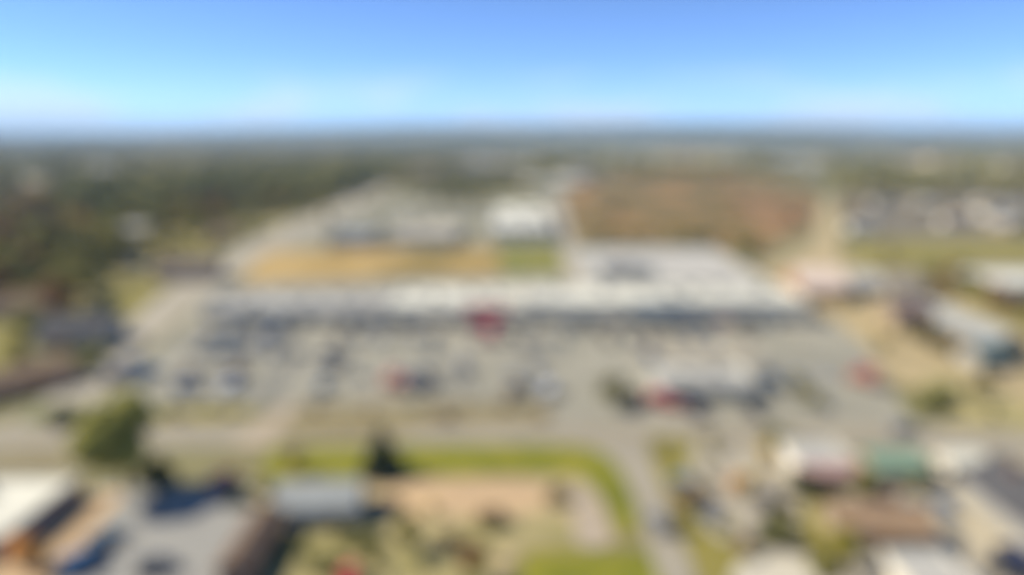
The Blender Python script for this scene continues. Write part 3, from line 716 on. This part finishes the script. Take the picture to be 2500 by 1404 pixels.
def scatter(poly, spacing, choose, hr, label, group, seed, maxn=120, avoid=()):
    random.seed(seed)
    xs = [P(*p) for p in poly]; W = [(a[0], a[1]) for a in xs]
    x0, x1 = min(a[0] for a in W), max(a[0] for a in W); y0, y1 = min(a[1] for a in W), max(a[1] for a in W)
    pts = []; tries = 0; bb = (max(0, min(p[0] for p in poly)), max(p[0] for p in poly), min(p[1] for p in poly), max(p[1] for p in poly))
    while len(pts) < maxn and tries < 9000:
        tries += 1
        x, y = random.uniform(x0, x1), random.uniform(y0, y1)
        if not inside(x, y, W): continue
        if abs(x) > y*0.80 + 12: continue
        if not free(x, y): continue
        sp = spacing * (0.8 + y/900)
        if any((x-a)**2+(y-b)**2 < sp*sp for a, b in pts): continue
        if any((x-a)**2+(y-b)**2 < r*r for a, b, r in avoid): continue
        pts.append((x, y))
        kd = choose(x, y)
        h = random.uniform(*hr)
        b = MBU(x, y); f = (b[0]-bb[0])/(bb[1]-bb[0]); g = (b[1]-bb[2])/(bb[3]-bb[2])
        pos = ('left', 'middle', 'right')[min(2, max(0, int(f*3)))] + (' back' if g < .33 else (' centre' if g < .66 else ' front'))
        size = 'tall' if h > (hr[0]+hr[1])/2 else 'low'
        tree(kd, x, y, h*K*1.1, f'{size} {LEAF[kd][0]} {label}, {pos} part', group, width=random.uniform(1.05, 1.4))
AV = [(P(a, b)[0], P(a, b)[1], c) for a, b, c in ((90, 450, 45), (640, 545, 22), (570, 575, 12), (345, 578, 17), (610, 500, 22), (540, 587, 13), (495, 592, 14), (10, 650, 12), (210, 430, 40))] + [(P(465, 680)[0], P(465, 680)[1], 17), (P(205, 835)[0], P(205, 835)[1], 15), (P(300, 655)[0], P(300, 655)[1], 15), (P(60, 770)[0], P(60, 770)[1], 12), (P(255, 420)[0], P(255, 420)[1], 22)]
scatter([(-60, 620), (240, 590), (330, 640), (250, 720), (150, 790), (-80, 800)], 6.2, lambda x, y: random.choice(['dark', 'green', 'olive', 'rust', 'dark', 'olive']), (9, 14), 'near the street', 'trees in the near part of the wood', 11, 60, AV)
scatter([(-60, 490), (160, 480), (230, 540), (180, 620), (-60, 620)], 8.0, lambda x, y: random.choice(['rust', 'rust', 'olive', 'bare', 'yellow', 'dark']), (10, 14), 'in the brown patch at the left edge', 'brown autumn trees at the left edge', 12, 38, AV)
scatter([(240, 520), (520, 500), (820, 470), (780, 485), (620, 530), (480, 575), (420, 575), (260, 610)], 9.5, lambda x, y: random.choice(['olive', 'olive', 'dark', 'olive', 'green', 'rust']), (11, 15), 'on the olive slope of the wood', 'trees on the olive slope of the wood', 13, 66, AV)
FARBELT = [(150, 470), (960, 400), (950, 440), (820, 478), (520, 508), (200, 540)]

SPR = [([(1640, 1095), (1900, 1095), (1940, 1335), (1680, 1335)], 7, ['olive', 'bush', 'yellow', 'drybush'], (1.8, 4), 'in the right hand lot beside the side road', 9),
 ([(1960, 1170), (2240, 1190), (2250, 1404), (2000, 1404)], 6, ['olive', 'darkbush', 'rust', 'bush'], (1.8, 4.5), 'around the lower right brown roofed house', 18),
 ([(2100, 650), (2600, 660), (2600, 1060), (2280, 1020), (2150, 900)], 10, ['olive', 'bush', 'dark', 'drybush'], (2.5, 6), 'on the tan ground at the right', 20),
 ([(640, 1200), (1250, 1270), (1200, 1404), (640, 1404)], 6, ['bush', 'drybush', 'olive'], (1.2, 3), 'in the yard below the sand lot', 13),
 ([(60, 800), (330, 800), (180, 940), (-40, 1000)], 9, ['olive', 'dark', 'rust', 'bush'], (3, 7), 'in the gardens left of the street', 16),
 ([(760, 990), (1320, 990), (1320, 1030), (760, 1030)], 8, ['drybush', 'drybush', 'bush'], (1.2, 2.4), 'on the dry verge along the road', 12),
 ([(1380, 430), (1990, 450), (1960, 570), (1430, 590)], 30, ['rust', 'orange', 'olive', 'drybush'], (3, 8), 'in the rust brown meadow', 18),
 ([(2060, 480), (2600, 490), (2600, 640), (2070, 640)], 20, ['bare', 'olive', 'dark', 'bare'], (6, 12), 'between the far houses on the stubble field', 13),
 ([(640, 500), (950, 480), (1350, 500), (1340, 600), (660, 600)], 22, ['olive', 'dark', 'green'], (5, 10), 'on the back lot', 9),
 ([(300, 1000), (600, 1000), (590, 1020), (280, 1035)], 6, ['bush', 'drybush'], (1.2, 2.2), 'on the yellow lawn below the blue van', 6)]

for q_, (poly_, sp_, kd_, hr_, lab_, n_) in enumerate(SPR):
    scatter(poly_, sp_, lambda x, y: random.choice(kd_), hr_, lab_, 'trees and bushes ' + lab_, 40+q_, n_)

# far woodland that reads as one mass
def woodland(name, label, n, ymin, ymax, seed, mat_, hr=(9, 15), dens=None, xf=0.8, k=26):
    rng = np.random.default_rng(seed); cen = []
    while len(cen) < n:
        y = ymin * (ymax/ymin) ** rng.uniform(); x = rng.uniform(-xf, xf) * y * 1.05
        if dens and rng.uniform() > dens(x, y): continue
        if clear_at(x, y): continue
        cen.append((x, y))
    C = np.array(cen)
    V, h = [], rng.uniform(*hr, n)
    c = np.repeat(np.column_stack([C, h*.55]), k, 0); hh = np.repeat(h, k)[:, None]
    d = rng.normal(size=(n*k, 3)); d /= np.linalg.norm(d, axis=1)[:, None]
    c = c + d * hh * np.array([[.5, .5, .42]]) * rng.uniform(.6, 1, (n*k, 1))
    c[:, 2] = np.maximum(c[:, 2], .8)
    nr = d + rng.normal(size=d.shape)*.4; nr /= np.linalg.norm(nr, axis=1)[:, None]
    u = np.cross(nr, rng.normal(size=d.shape)); u /= np.linalg.norm(u, axis=1)[:, None]; w = np.cross(nr, u)
    s = rng.uniform(.12, .24, (n*k, 1))*hh
    V = np.stack([c-u*s-w*s, c+u*s-w*s*.7, c+u*s*.8+w*s, c-u*s+w*s*.8], 1).reshape(-1, 3)
    me = bpy.data.meshes.new(name); me.from_pydata(V.tolist(), [], np.arange(n*k*4).reshape(-1, 4).tolist()); me.materials.append(mat_)
    o = bpy.data.objects.new(name, me); COL.objects.link(o); tag(o, label, 'woodland', None, 'stuff')
M_far = mat('mixed far foliage', (0.13, 0.14, 0.04), (0.38, 0.29, 0.11), scale=0.012, c3=(0.25, 0.23, 0.07), detail=6, sharp=(.35, .68))
M_farg = mat('far green foliage', (0.18, 0.19, 0.07), (0.42, 0.35, 0.16), scale=0.010, detail=6)
def d_left(x, y): return (.62 + .5*math.sin(x/130+y/300)*math.sin(y/210-x/400)) if x < -y*.16 else 0.0
def d_mid(x, y):
    if .18 < x/y < .34 and 1150 < y < 1900: return 0.03
    if x < -y*.16: return 0
    if y < 870 and -y*.17 < x < y*.47: return 0.0 if y < 660 or x > y*.06 else .25
    return .3 + .35*math.sin(x/170+y/240)*math.sin(y/310+x/500)
def understorey():
    rng = np.random.default_rng(9); poly = [P(*p)[:2] for p in ((-300, 470), (820, 430), (820, 500), (600, 590), (420, 640), (300, 640), (150, 790), (-300, 800))]
    n = 3000; pts = []
    W = np.array(poly); lo, hi = W.min(0), W.max(0)
    while len(pts) < n:
        x, y = rng.uniform(lo[0], hi[0]), rng.uniform(lo[1], hi[1])
        if inside(x, y, poly) and not any((x-a)**2+(y-b)**2 < r*r for a, b, r in AV): pts.append((x, y))
    C = np.array(pts); k = 34; h = rng.uniform(1.2, 5.0, n)
    c = np.repeat(np.column_stack([C, h*.5]), k, 0); hh = np.repeat(h, k)[:, None]
    d = rng.normal(size=(n*k, 3)); d /= np.linalg.norm(d, axis=1)[:, None]
    c = c + d*hh*np.array([[.8, .8, .45]])*rng.uniform(.5, 1, (n*k, 1)); c[:, 2] = np.maximum(c[:, 2], .2)
    u = np.cross(d, rng.normal(size=d.shape)); u /= np.linalg.norm(u, axis=1)[:, None]; w = np.cross(d, u); s = rng.uniform(.14, .3, (n*k, 1))*hh*.8
    V = np.stack([c-u*s-w*s, c+u*s-w*s*.7, c+u*s*.8+w*s, c-u*s+w*s*.8], 1).reshape(-1, 3)
    me = bpy.data.meshes.new('undergrowth'); me.from_pydata(V.tolist(), [], np.arange(n*k*4).reshape(-1, 4).tolist()); me.materials.append(mat('olive scrub', (0.18, 0.17, 0.035), (0.36, 0.27, 0.08), scale=0.03, c3=(0.26, 0.24, 0.05)))
    o = bpy.data.objects.new('undergrowth', me); COL.objects.link(o); tag(o, 'olive brown undergrowth between the trees of the left wood', 'undergrowth', None, 'stuff')
understorey()
_fb = [P(*p)[:2] for p in FARBELT]
woodland('woodland', 'dense dark green belt of trees along the far edge of the left wood', 900, 380, 1250, 4, mat('dark belt foliage', (0.11, 0.12, 0.03), (0.26, 0.23, 0.055), scale=0.02, detail=6), hr=(11, 17), dens=lambda x, y: 1.0 if inside(x, y, _fb) and not any((x-a)**2+(y-b)**2 < q*q for a, b, q in AV) else 0.0, k=70)
woodland('woodland', 'hazy green woods beyond the wood on the left, up to the horizon', 4200, 700, 7000, 1, M_farg, dens=d_left)
woodland('woodland', 'mixed brown and green woods and tree belts across the far town', 3600, 600, 7500, 2, M_far, dens=d_mid)

# far town: houses and sheds between the trees
FR = {'pale': M_lgrey, 'tan': M_tanroof, 'charcoal': M_darkroof, 'brown': M_brownroof, 'white': M_white}
FW = {'white': M_wallw, 'tan': M_wallt}
random.seed(77)
def far_house(x, y, where, L=None):
    rc = random.choice(['pale', 'pale', 'tan', 'charcoal', 'brown', 'white']); wc = random.choice(list(FW))
    L = L or random.uniform(14, 24)
    gable_house(f'far {rc} roofed house with {wc} walls {where}', x, y, random.choice([0, 0, H90, R(25)]), L, L*.55, 4.5, FW[wc], FR[rc], detail=False, chim=False)['group'] = 'far houses ' + where
for i in range(26):
    y = random.uniform(640, 1500); x = random.uniform(-.13, .12)*y
    far_house(x, y, 'beyond the back lot')
for i in range(20):
    y = random.uniform(1000, 2200); x = random.uniform(.14, .72)*y
    far_house(x, y, 'beyond the brown meadow', random.uniform(18, 34))
for i in range(14):
    y = random.uniform(1000, 2300); x = -random.uniform(.2, .72)*y
    far_house(x, y, 'among the hazy woods on the left', random.uniform(18, 34))
for i in range(12):
    px = random.uniform(2080, 2480); py = random.uniform(505, 570); x, y, _ = P(px, py)
    far_house(x, y, 'on the grey stubble field', random.uniform(11, 16))
for px, py, w_, d_, lab in ((740, 378, 60, 40, 'pale roofed far warehouse standing out above the dark belt of the wood'), (1200, 415, 80, 70, 'widest pale roofed far building, above the row of trees behind the beige roof'),
                        (1045, 430, 40, 45, 'pinkish tan roofed far building above the beige roofed one'), (1430, 432, 32, 50, 'pale grey far building at the corner of the brown meadow'), (2110, 385, 120, 80, 'long pale grey far building near the skyline on the right'), (2235, 392, 90, 60, 'cream roofed far building right of the long pale grey one')):
    x, y, _ = P(px, py)
    rr, X, Y = flat_building('warehouse', lab, 'warehouse', x-w_/2, x+w_/2, y, y+d_, 7, M_wallt, mat('pinkish tan roof', (0.36, 0.29, 0.24), (0.32, 0.26, 0.21), scale=.05) if 'pinkish' in lab else (M_conc if 'cream' in lab else M_lgrey))
    for i in range(4): door(rr, -X + 2*X*(i+.5)/4, 5, 4.5, -Y, '-y', M_metal)

# ------------------------------------------------------------------ vehicles
def ring(x, w, z0, z1, k=.9):
    zm = z0 + (z1-z0)*.35
    return [(x, -w*.86, z0), (x, -w, zm), (x, -w*.98, z0+(z1-z0)*.8), (x, -w*k, z1), (x, w*k, z1), (x, w*.98, z0+(z1-z0)*.8), (x, w, zm), (x, w*.86, z0)]
TYPES = {
 'sedan': dict(st=[(-2.3,.66,.42,.78),(-2.22,.84,.32,.92),(-1.5,.9,.25,.96),(0,.9,.24,.95),(1.0,.9,.25,.93),(1.9,.87,.28,.82),(2.28,.72,.36,.66),(2.34,.6,.42,.58)],
      gb=(-1.75,1.15,.80,.93), gt=(-1.05,.35,.64,1.42), wx=1.38, wr=.33),
 'suv': dict(st=[(-2.35,.74,.5,1.0),(-2.3,.9,.4,1.12),(-1.4,.94,.34,1.14),(0,.94,.33,1.12),(1.0,.94,.34,1.10),(2.0,.9,.36,1.0),(2.35,.76,.45,.86),(2.42,.64,.5,.72)],
      gb=(-2.2,1.2,.85,1.1), gt=(-1.95,.45,.72,1.72), wx=1.42, wr=.38),
 'van': dict(st=[(-2.6,.85,.45,1.3),(-2.55,.97,.4,1.4),(-1.4,1.0,.35,1.42),(0,1.0,.34,1.42),(1.2,1.0,.35,1.36),(2.3,.95,.38,1.05),(2.6,.82,.45,.9),(2.66,.7,.5,.76)],
      gb=(-2.5,2.0,.92,1.38), gt=(-2.45,1.1,.84,2.15), wx=1.65, wr=.38),
 'pickup': dict(st=[(-2.8,.84,.5,1.02),(-2.76,.93,.42,1.08),(-1.4,.95,.38,1.08),(0,.95,.36,1.08),(1.2,.95,.38,1.08),(2.3,.92,.4,1.0),(2.7,.8,.45,.88),(2.78,.66,.5,.74)],
      gb=(-.75,1.35,.86,1.06), gt=(-.55,.7,.74,1.74), wx=1.8, wr=.40),
}
PAINT = {'red': (0.55, 0.05, 0.05), 'orange red': (0.55, 0.17, 0.085), 'navy': (0.02, 0.025, 0.06), 'blue': (0.035, 0.11, 0.22), 'steel blue': (0.10, 0.17, 0.23),
         'dark grey': (0.06, 0.065, 0.07), 'grey': (0.18, 0.19, 0.20), 'silver': (0.38, 0.39, 0.40), 'white': (0.70, 0.70, 0.68), 'black': (0.015, 0.015, 0.018), 'brown': (0.14, 0.07, 0.045), 'tan': (0.34, 0.28, 0.20)}
PM = {k: paint(k + ' car paint', v) for k, v in PAINT.items()}
def build_car(kind):
    T = TYPES[kind]; r = empty('parked_car')
    b = MB().loft([ring(*s) for s in T['st']])
    x0, x1, wb, zb = T['gb']; a0, a1, wt, zt = T['gt']
    b.loft([[(a0-.06,-wt-.02,zt),(a1+.06,-wt-.02,zt),(a1+.06,wt+.02,zt),(a0-.06,wt+.02,zt)], [(a0+.1,-wt+.08,zt+.07),(a1-.1,-wt+.08,zt+.07),(a1-.1,wt-.08,zt+.07),(a0+.1,wt-.08,zt+.07)]])
    for sy in (-1, 1):
        b.bar((x1-.02, sy*wb, zb), (a1, sy*wt, zt), .05, .045, 5); b.bar((x0+.02, sy*wb, zb), (a0, sy*wt, zt), .07, .06, 5)
        xm, am = (x0+x1)/2-.1, (a0+a1)/2; b.bar((xm, sy*(wb+.005), zb), (am, sy*(wt+.005), zt), .045, .04, 5)
        b.box(x1-.55, x1-.4, sy*wb+(.04 if sy > 0 else -.22), sy*wb+(.22 if sy > 0 else -.04), zb-.02, zb+.12)
    if kind == 'pickup':
        b.box(-2.72, -.82, -.93, -.84, 1.0, 1.2); b.box(-2.72, -.82, .84, .93, 1.0, 1.2); b.box(-2.78, -2.7, -.93, .93, .95, 1.2)
    if kind == 'van':
        b.box(-2.5, -.1, -.93, -.86, 1.36, 2.14); b.box(-2.5, -.1, .86, .93, 1.36, 2.14)
    body = b.build('body', PM['grey'], r, smooth=False)
    body.material_slots[0].link = 'OBJECT'; body.material_slots[0].material = PM['grey']
    MB().loft([[(x0,-wb,zb-.05),(x1,-wb,zb-.05),(x1,wb,zb-.05),(x0,wb,zb-.05)], [(a0,-wt,zt+.005),(a1,-wt,zt+.005),(a1,wt,zt+.005),(a0,wt,zt+.005)]]).build('window_glass', M_cglass, r)
    for sx_ in (-1, 1):
        for sy in (-1, 1):
            y = sy*(T['st'][3][1]-.1); X = sx_*T['wx']
            w = MB().bar((X, y-.12, T['wr']), (X, y+.13, T['wr']), T['wr'], n=16).build('wheel', M_tyre, r)
            MB().bar((X, y+sy*.1, T['wr']), (X, y+sy*.15, T['wr']), T['wr']*.62, n=12).build('rim', M_rim, w)
    f, g = T['st'][-2], T['st'][0]
    for sy in (-1, 1):
        zf = (f[2]+f[3])/2+.06; zr = g[3]-.14
        MB().box(f[0]-.14, f[0]+.03, sy*f[1]*.78-.16, sy*f[1]*.78+.16, zf-.07, zf+.07).build('headlight', M_lamp, r)
        MB().box(g[0]-.03, g[0]+.1, sy*g[1]*.86-.14, sy*g[1]*.86+.14, zr-.08, zr+.08).build('tail_light', M_tail, r)
    return r
CARS = {}
def car(kind, colour, px, py, deg, label, group=None):
    x, y, _ = P(px, py); z = _ZT
    if kind not in CARS: CARS[kind] = r = build_car(kind)
    else: r = copy_tree(CARS[kind])
    r.name = {'sedan': 'parked_car', 'suv': 'parked_suv', 'van': 'parked_van', 'pickup': 'pickup_truck'}[kind]
    r.location = (x, y, z); r.rotation_euler = (0, 0, R(deg))
    for c in r.children:
        if c.name.split('.')[0] == 'body': c.material_slots[0].link = 'OBJECT'; c.material_slots[0].material = PM[colour]
    tag(r, label, {'sedan': 'car', 'suv': 'car', 'van': 'van', 'pickup': 'pickup truck'}[kind], group)
    return r
G1, G2 = 'vehicles parked in front of the shops', 'vehicles standing in the big parking lot'
L_ = [
 # in front of the shops
 ('suv', 'red', 1168, 812, 90, 'red car parked against the left side of the bright red truck', G1),
 ('suv', 'black', 1243, 822, 90, 'black car parked right beside the bright red truck', G1),
 ('sedan', 'dark grey', 1278, 862, 90, 'dark grey car one row nearer than the black car by the red truck', G1),
 ('suv', 'steel blue', 688, 812, 90, 'steel blue car at the left of the row before the grey roofed shops', G1),
 ('van', 'blue', 662, 838, 90, 'blue van one row in front of the grey roofed shops', G1),
 ('sedan', 'dark grey', 735, 808, 90, 'dark grey car right of the steel blue one before the grey roofed shops', G1),
 ('suv', 'navy', 850, 806, 90, 'navy car before the right half of the grey roofed shops', G1),
 ('sedan', 'grey', 905, 806, 90, 'mid grey car where the grey shop roof meets the white one', G1),
 ('suv', 'dark grey', 985, 806, 90, 'dark grey car before the left end of the white roofed block', G1),
 ('sedan', 'navy', 1012, 806, 90, 'navy car right of the dark grey one before the white roofed block', G1),
 ('sedan', 'tan', 1075, 806, 90, 'tan car midway before the white roofed block', G1),
 ('suv', 'navy', 1385, 812, 90, 'navy car before the left end of the superstore', G1),
 ('sedan', 'steel blue', 1420, 812, 90, 'steel blue car right of the navy car before the superstore', G1),
 ('suv', 'dark grey', 1450, 812, 90, 'dark grey car third in the row before the superstore', G1),
 ('sedan', 'brown', 1500, 808, 90, 'brown car before the superstore entrance', G1),
 ('suv', 'dark grey', 1630, 812, 90, 'dark grey car before the middle of the superstore', G1),
 ('sedan', 'grey', 1662, 812, 90, 'mid grey car just right of the middle of the superstore', G1),
 ('suv', 'brown', 1700, 812, 90, 'brown car in the row before the right half of the superstore', G1),
 ('sedan', 'red', 1765, 800, 90, 'small red car before the right half of the superstore', G1),
 ('suv', 'black', 1805, 808, 90, 'black car near the right end of the superstore', G1),
 ('sedan', 'dark grey', 1850, 808, 90, 'dark grey car next to last at the right end of the superstore', G1),
 ('sedan', 'steel blue', 1885, 806, 90, 'steel blue car at the right end of the superstore', G1),
 # middle of the lot
 ('van', 'steel blue', 560, 868, 0, 'steel blue van in the left part of the lot, left of a grey car', G2),
 ('suv', 'grey', 610, 862, 0, 'grey car just behind the steel blue van in the left part of the lot', G2),
 ('suv', 'grey', 508, 858, 0, 'grey car left of the steel blue van', G2),
 ('suv', 'dark grey', 828, 886, 80, 'dark grey car alone midway between the shops and the orange red car', G2),
 ('sedan', 'dark grey', 812, 906, 80, 'dark grey car standing just below the lone dark grey car in mid lot', G2),
 ('sedan', 'navy', 1062, 940, 90, 'navy car right of the navy van in mid lot', G2),
 ('suv', 'steel blue', 378, 918, 0, 'steel blue car at the right end of the left side lot group', G2),
 ('van', 'blue', 335, 905, 0, 'blue van behind the steel blue car on the left side lot', G2),
 ('suv', 'orange red', 962, 922, 90, 'farthest of the orange red cars in the middle of the lot', G2),
 ('sedan', 'black', 1038, 922, 90, 'black car behind the navy van in mid lot', G2),
 ('van', 'orange red', 950, 945, 90, 'orange red van standing left of the second one in the middle of the lot', G2),
 ('van', 'orange red', 982, 949, 90, 'second orange red van, squeezed between the first and the navy one', G2),
 ('van', 'navy', 1034, 947, 90, 'navy van right of the orange red ones in mid lot', G2),
 ('suv', 'grey', 1132, 912, 90, 'mid grey car alone right of the navy one in mid lot', G2),
 ('sedan', 'silver', 1128, 890, 90, 'silver car behind the lone mid grey car in mid lot', G2),
 ('van', 'white', 1342, 965, 60, 'white van at the lower edge of the lot right of the tan brown tree', G2),
 ('suv', 'steel blue', 1580, 868, 70, 'steel blue car behind the small grey roofed building', G2),
 ('sedan', 'steel blue', 1592, 885, 70, 'smaller steel blue car nearest to the back of the small grey roofed building', G2),
 ('suv', 'red', 1640, 1000, 0, 'red car in front of the red van by the small grey roofed building', G2),
 ('van', 'red', 1612, 985, 0, 'red van at the left front corner of the small grey roofed building', G2),
 ('suv', 'dark grey', 1872, 920, 90, 'dark grey car against the right side of the small grey roofed building', G2),
 ('suv', 'steel blue', 1885, 945, 90, 'steel blue car at the right front corner of the small grey roofed building', G2),
 ('van', 'orange red', 2100, 935, 150, 'orange red van at the right end of the lot, by the tan dirt', G2),
 ('suv', 'orange red', 2112, 915, 150, 'orange red car behind the orange red van by the tan dirt', G2),
 ('sedan', 'brown', 2145, 950, 150, 'brown car just right of the orange red van by the tan dirt', G2),
 # left
 ('suv', 'steel blue', 345, 930, 0, 'steel blue car on the left side lot with a brown one to its left', G2),
 ('sedan', 'brown', 282, 935, 0, 'brown car left of the steel blue one on the left side lot', G2),
 ('van', 'blue', 462, 962, 0, 'blue van above the yellow lawn at the left', G2),
 ('van', 'white', 568, 955, 60, 'white van right of the blue van above the yellow lawn', G2),
 # streets and foreground
 ('suv', 'red', 545, 1182, 80, 'red car alone in front of the forecourt at the lower left', None),
 ('van', 'blue', 205, 1390, 55, 'bright blue van on the forecourt at the bottom left', None),
 ('suv', 'steel blue', 262, 1330, 55, 'steel blue car behind the bright blue van on the forecourt', None),
 ('suv', 'dark grey', 385, 1400, 20, 'dark grey car on the forecourt at the bottom edge', None),
 ('pickup', 'red', 850, 1428, 100, 'red pickup at the bottom edge', None),
 ('suv', 'steel blue', 1668, 1192, 120, 'steel blue car right of the side road, on the grass edge', None),
 ('pickup', 'navy', 1868, 1308, 90, 'navy pickup with its nose away, in the right hand lot', None),
 ('van', 'black', 1880, 1246, 90, 'black van just behind the navy pickup', None),
 ('sedan', 'grey', 1735, 1275, 125, 'grey car at the yellow grass strip of the right hand lot', None),
 ('suv', 'steel blue', 2228, 1255, 60, 'steel blue car at the right gable of the brown roofed house', None),
 ('suv', 'black', 2450, 1410, 120, 'black car at the bottom right corner', None),
 ('van', 'navy', 2475, 1380, 100, 'navy van behind the black car at the bottom right corner', None),
 ('sedan', 'silver', 2350, 1420, 100, 'silver car left of the black one at the bottom right corner', None),
 ('suv', 'grey', 1608, 1290, 105, 'grey car driving on the side road', None),
]
for kind, colour, px, py, deg, lab, g in L_: car(kind, colour, px, py + (-7 if g == G1 else 0), deg, lab, g)

def box_truck(px, py, deg, label):
    x, y, _ = P(px, py); r = empty('box_truck', (x, y, _ZT), R(deg)); tag(r, label, 'truck', None)
    MB().box(-3.6, 1.5, -1.2, 1.2, .95, 3.5).build('cargo_box', M_red, r, bevel=.05)
    MB().box(-3.5, 2.9, -.5, .5, .6, .94).build('chassis', M_trimd, r)
    MB().loft([ring(1.55, 1.02, .5, 2.3), ring(2.5, 1.02, .5, 2.3), ring(3.1, 1.0, .45, 1.4), ring(3.4, .85, .5, 1.2)]).build('cab', PM['red'], r)
    MB().loft([[(2.52, -.9, 2.2), (2.52, .9, 2.2), (2.56, .9, 2.24), (2.56, -.9, 2.24)], [(3.06, -.93, 1.45), (3.06, .93, 1.45), (3.12, .93, 1.49), (3.12, -.93, 1.49)]]).build('windscreen', M_cglass, r)
    for X in (-2.6, 2.35):
        for sy in (-1, 1):
            w = MB().bar((X, sy*.95-.14, .46), (X, sy*.95+.14, .46), .46, n=16).build('wheel', M_tyre, r)
            MB().bar((X, sy*1.07, .46), (X, sy*1.12, .46), .26, n=12).build('rim', M_rim, w)
    for sy in (-1, 1): MB().box(3.3, 3.46, sy*.62-.15, sy*.62+.15, .75, .95).build('headlight', M_lamp, r)
box_truck(1198, 830, 90, 'bright red box truck in front of the white roofed middle block')
SEEN0 = [P(1198, 830)[:2]]
random.seed(21)
SEEN = [P(c[2], c[3])[:2] for c in L_] + SEEN0
def lot_row(py, px0, px1, prob, where, deg=90, step=2.75, extra=0.2, kinds=('sedan', 'sedan', 'suv', 'suv', 'pickup', 'van')):
    X0, Y, _ = P(px0, py); X1 = P(px1, py)[0]; x = X0 + 1.4
    while x < X1:
        if random.random() < prob and free(x, Y, 3) and not any(abs(x-a) < 2.7 + extra and abs(Y-b) < 5.3 + extra for a, b in SEEN):
            kd = random.choice(kinds); co = random.choice(['silver', 'white', 'grey', 'dark grey', 'tan', 'steel blue', 'silver', 'black', 'navy', 'brown', 'blue'])
            px, _y = MBU(x, Y); third = ('left', 'middle', 'right')[min(2, max(0, int(3*(px-px0)/(px1-px0))))]
            nm = {'sedan': 'saloon car', 'suv': 'tall car', 'van': 'van', 'pickup': 'pickup'}[kd]
            car(kd, co, px, MBU(x, Y)[1], deg + random.choice((0, 180)), f'{co} {nm} in the {where}, {third} third', 'parked vehicles in the ' + where)
            SEEN.append((x, Y))
        x += step
lot_row(800, 560, 1150, .5, 'row nearest the grey roofed shops')
lot_row(801, 1290, 1960, .5, 'row nearest the superstore')
lot_row(830, 500, 1110, .5, 'second row left of the red truck')
lot_row(836, 1150, 1880, .42, 'second row right of the red truck')
lot_row(868, 480, 1100, .42, 'third row of the lot')
lot_row(925, 740, 1320, .4, 'fourth row of the lot')
lot_row(955, 740, 1320, .30, 'lowest row of the lot')
lot_row(918, 260, 600, .5, 'upper row of the left side lot')
lot_row(1015, 1500, 1900, .22, 'row below the small grey roofed building')
lot_row(930, 1900, 2060, .45, 'row right of the small grey roofed building')
lot_row(560, 680, 950, .22, 'upper row of the back lot', step=4)
lot_row(590, 900, 1180, .30, 'lower row of the back lot', step=4)
lot_row(1140, 1700, 1920, .35, 'upper row of the right hand lot', extra=2)
lot_row(1320, 1780, 1960, .35, 'lower row of the right hand lot', extra=2)
lot_row(1250, 2280, 2420, .4, 'pale lot at the lower right')
lot_row(1240, 330, 540, .35, 'upper row of the forecourt', extra=2)
lot_row(720, 2100, 2420, .3, 'yards between the tree lines on the right', step=4)
lot_row(1060, 200, 2400, .035, 'road across the picture', deg=0, step=6)

# ------------------------------------------------------------------ haze
hz = MB().box(-13100, 13100, -330, 13100, -1.0, 215).build('haze', bpy.data.materials.new('haze air'))
tag(hz, 'thin pale blue haze over the whole town towards the horizon', 'haze', None, 'stuff')
hm = hz.data.materials[0]; hm.use_nodes = True; hn = hm.node_tree
for n_ in list(hn.nodes):
    if n_.type != 'OUTPUT_MATERIAL': hn.nodes.remove(n_)
pv = hn.nodes.new("ShaderNodeVolumePrincipled"); pv.inputs['Color'].default_value = (0.58, 0.80, 1.0, 1)
pv.inputs['Density'].default_value = 0.000115; pv.inputs['Anisotropy'].default_value = 0.0
hn.links.new(pv.outputs[0], hn.nodes['Material Output'].inputs['Volume'])
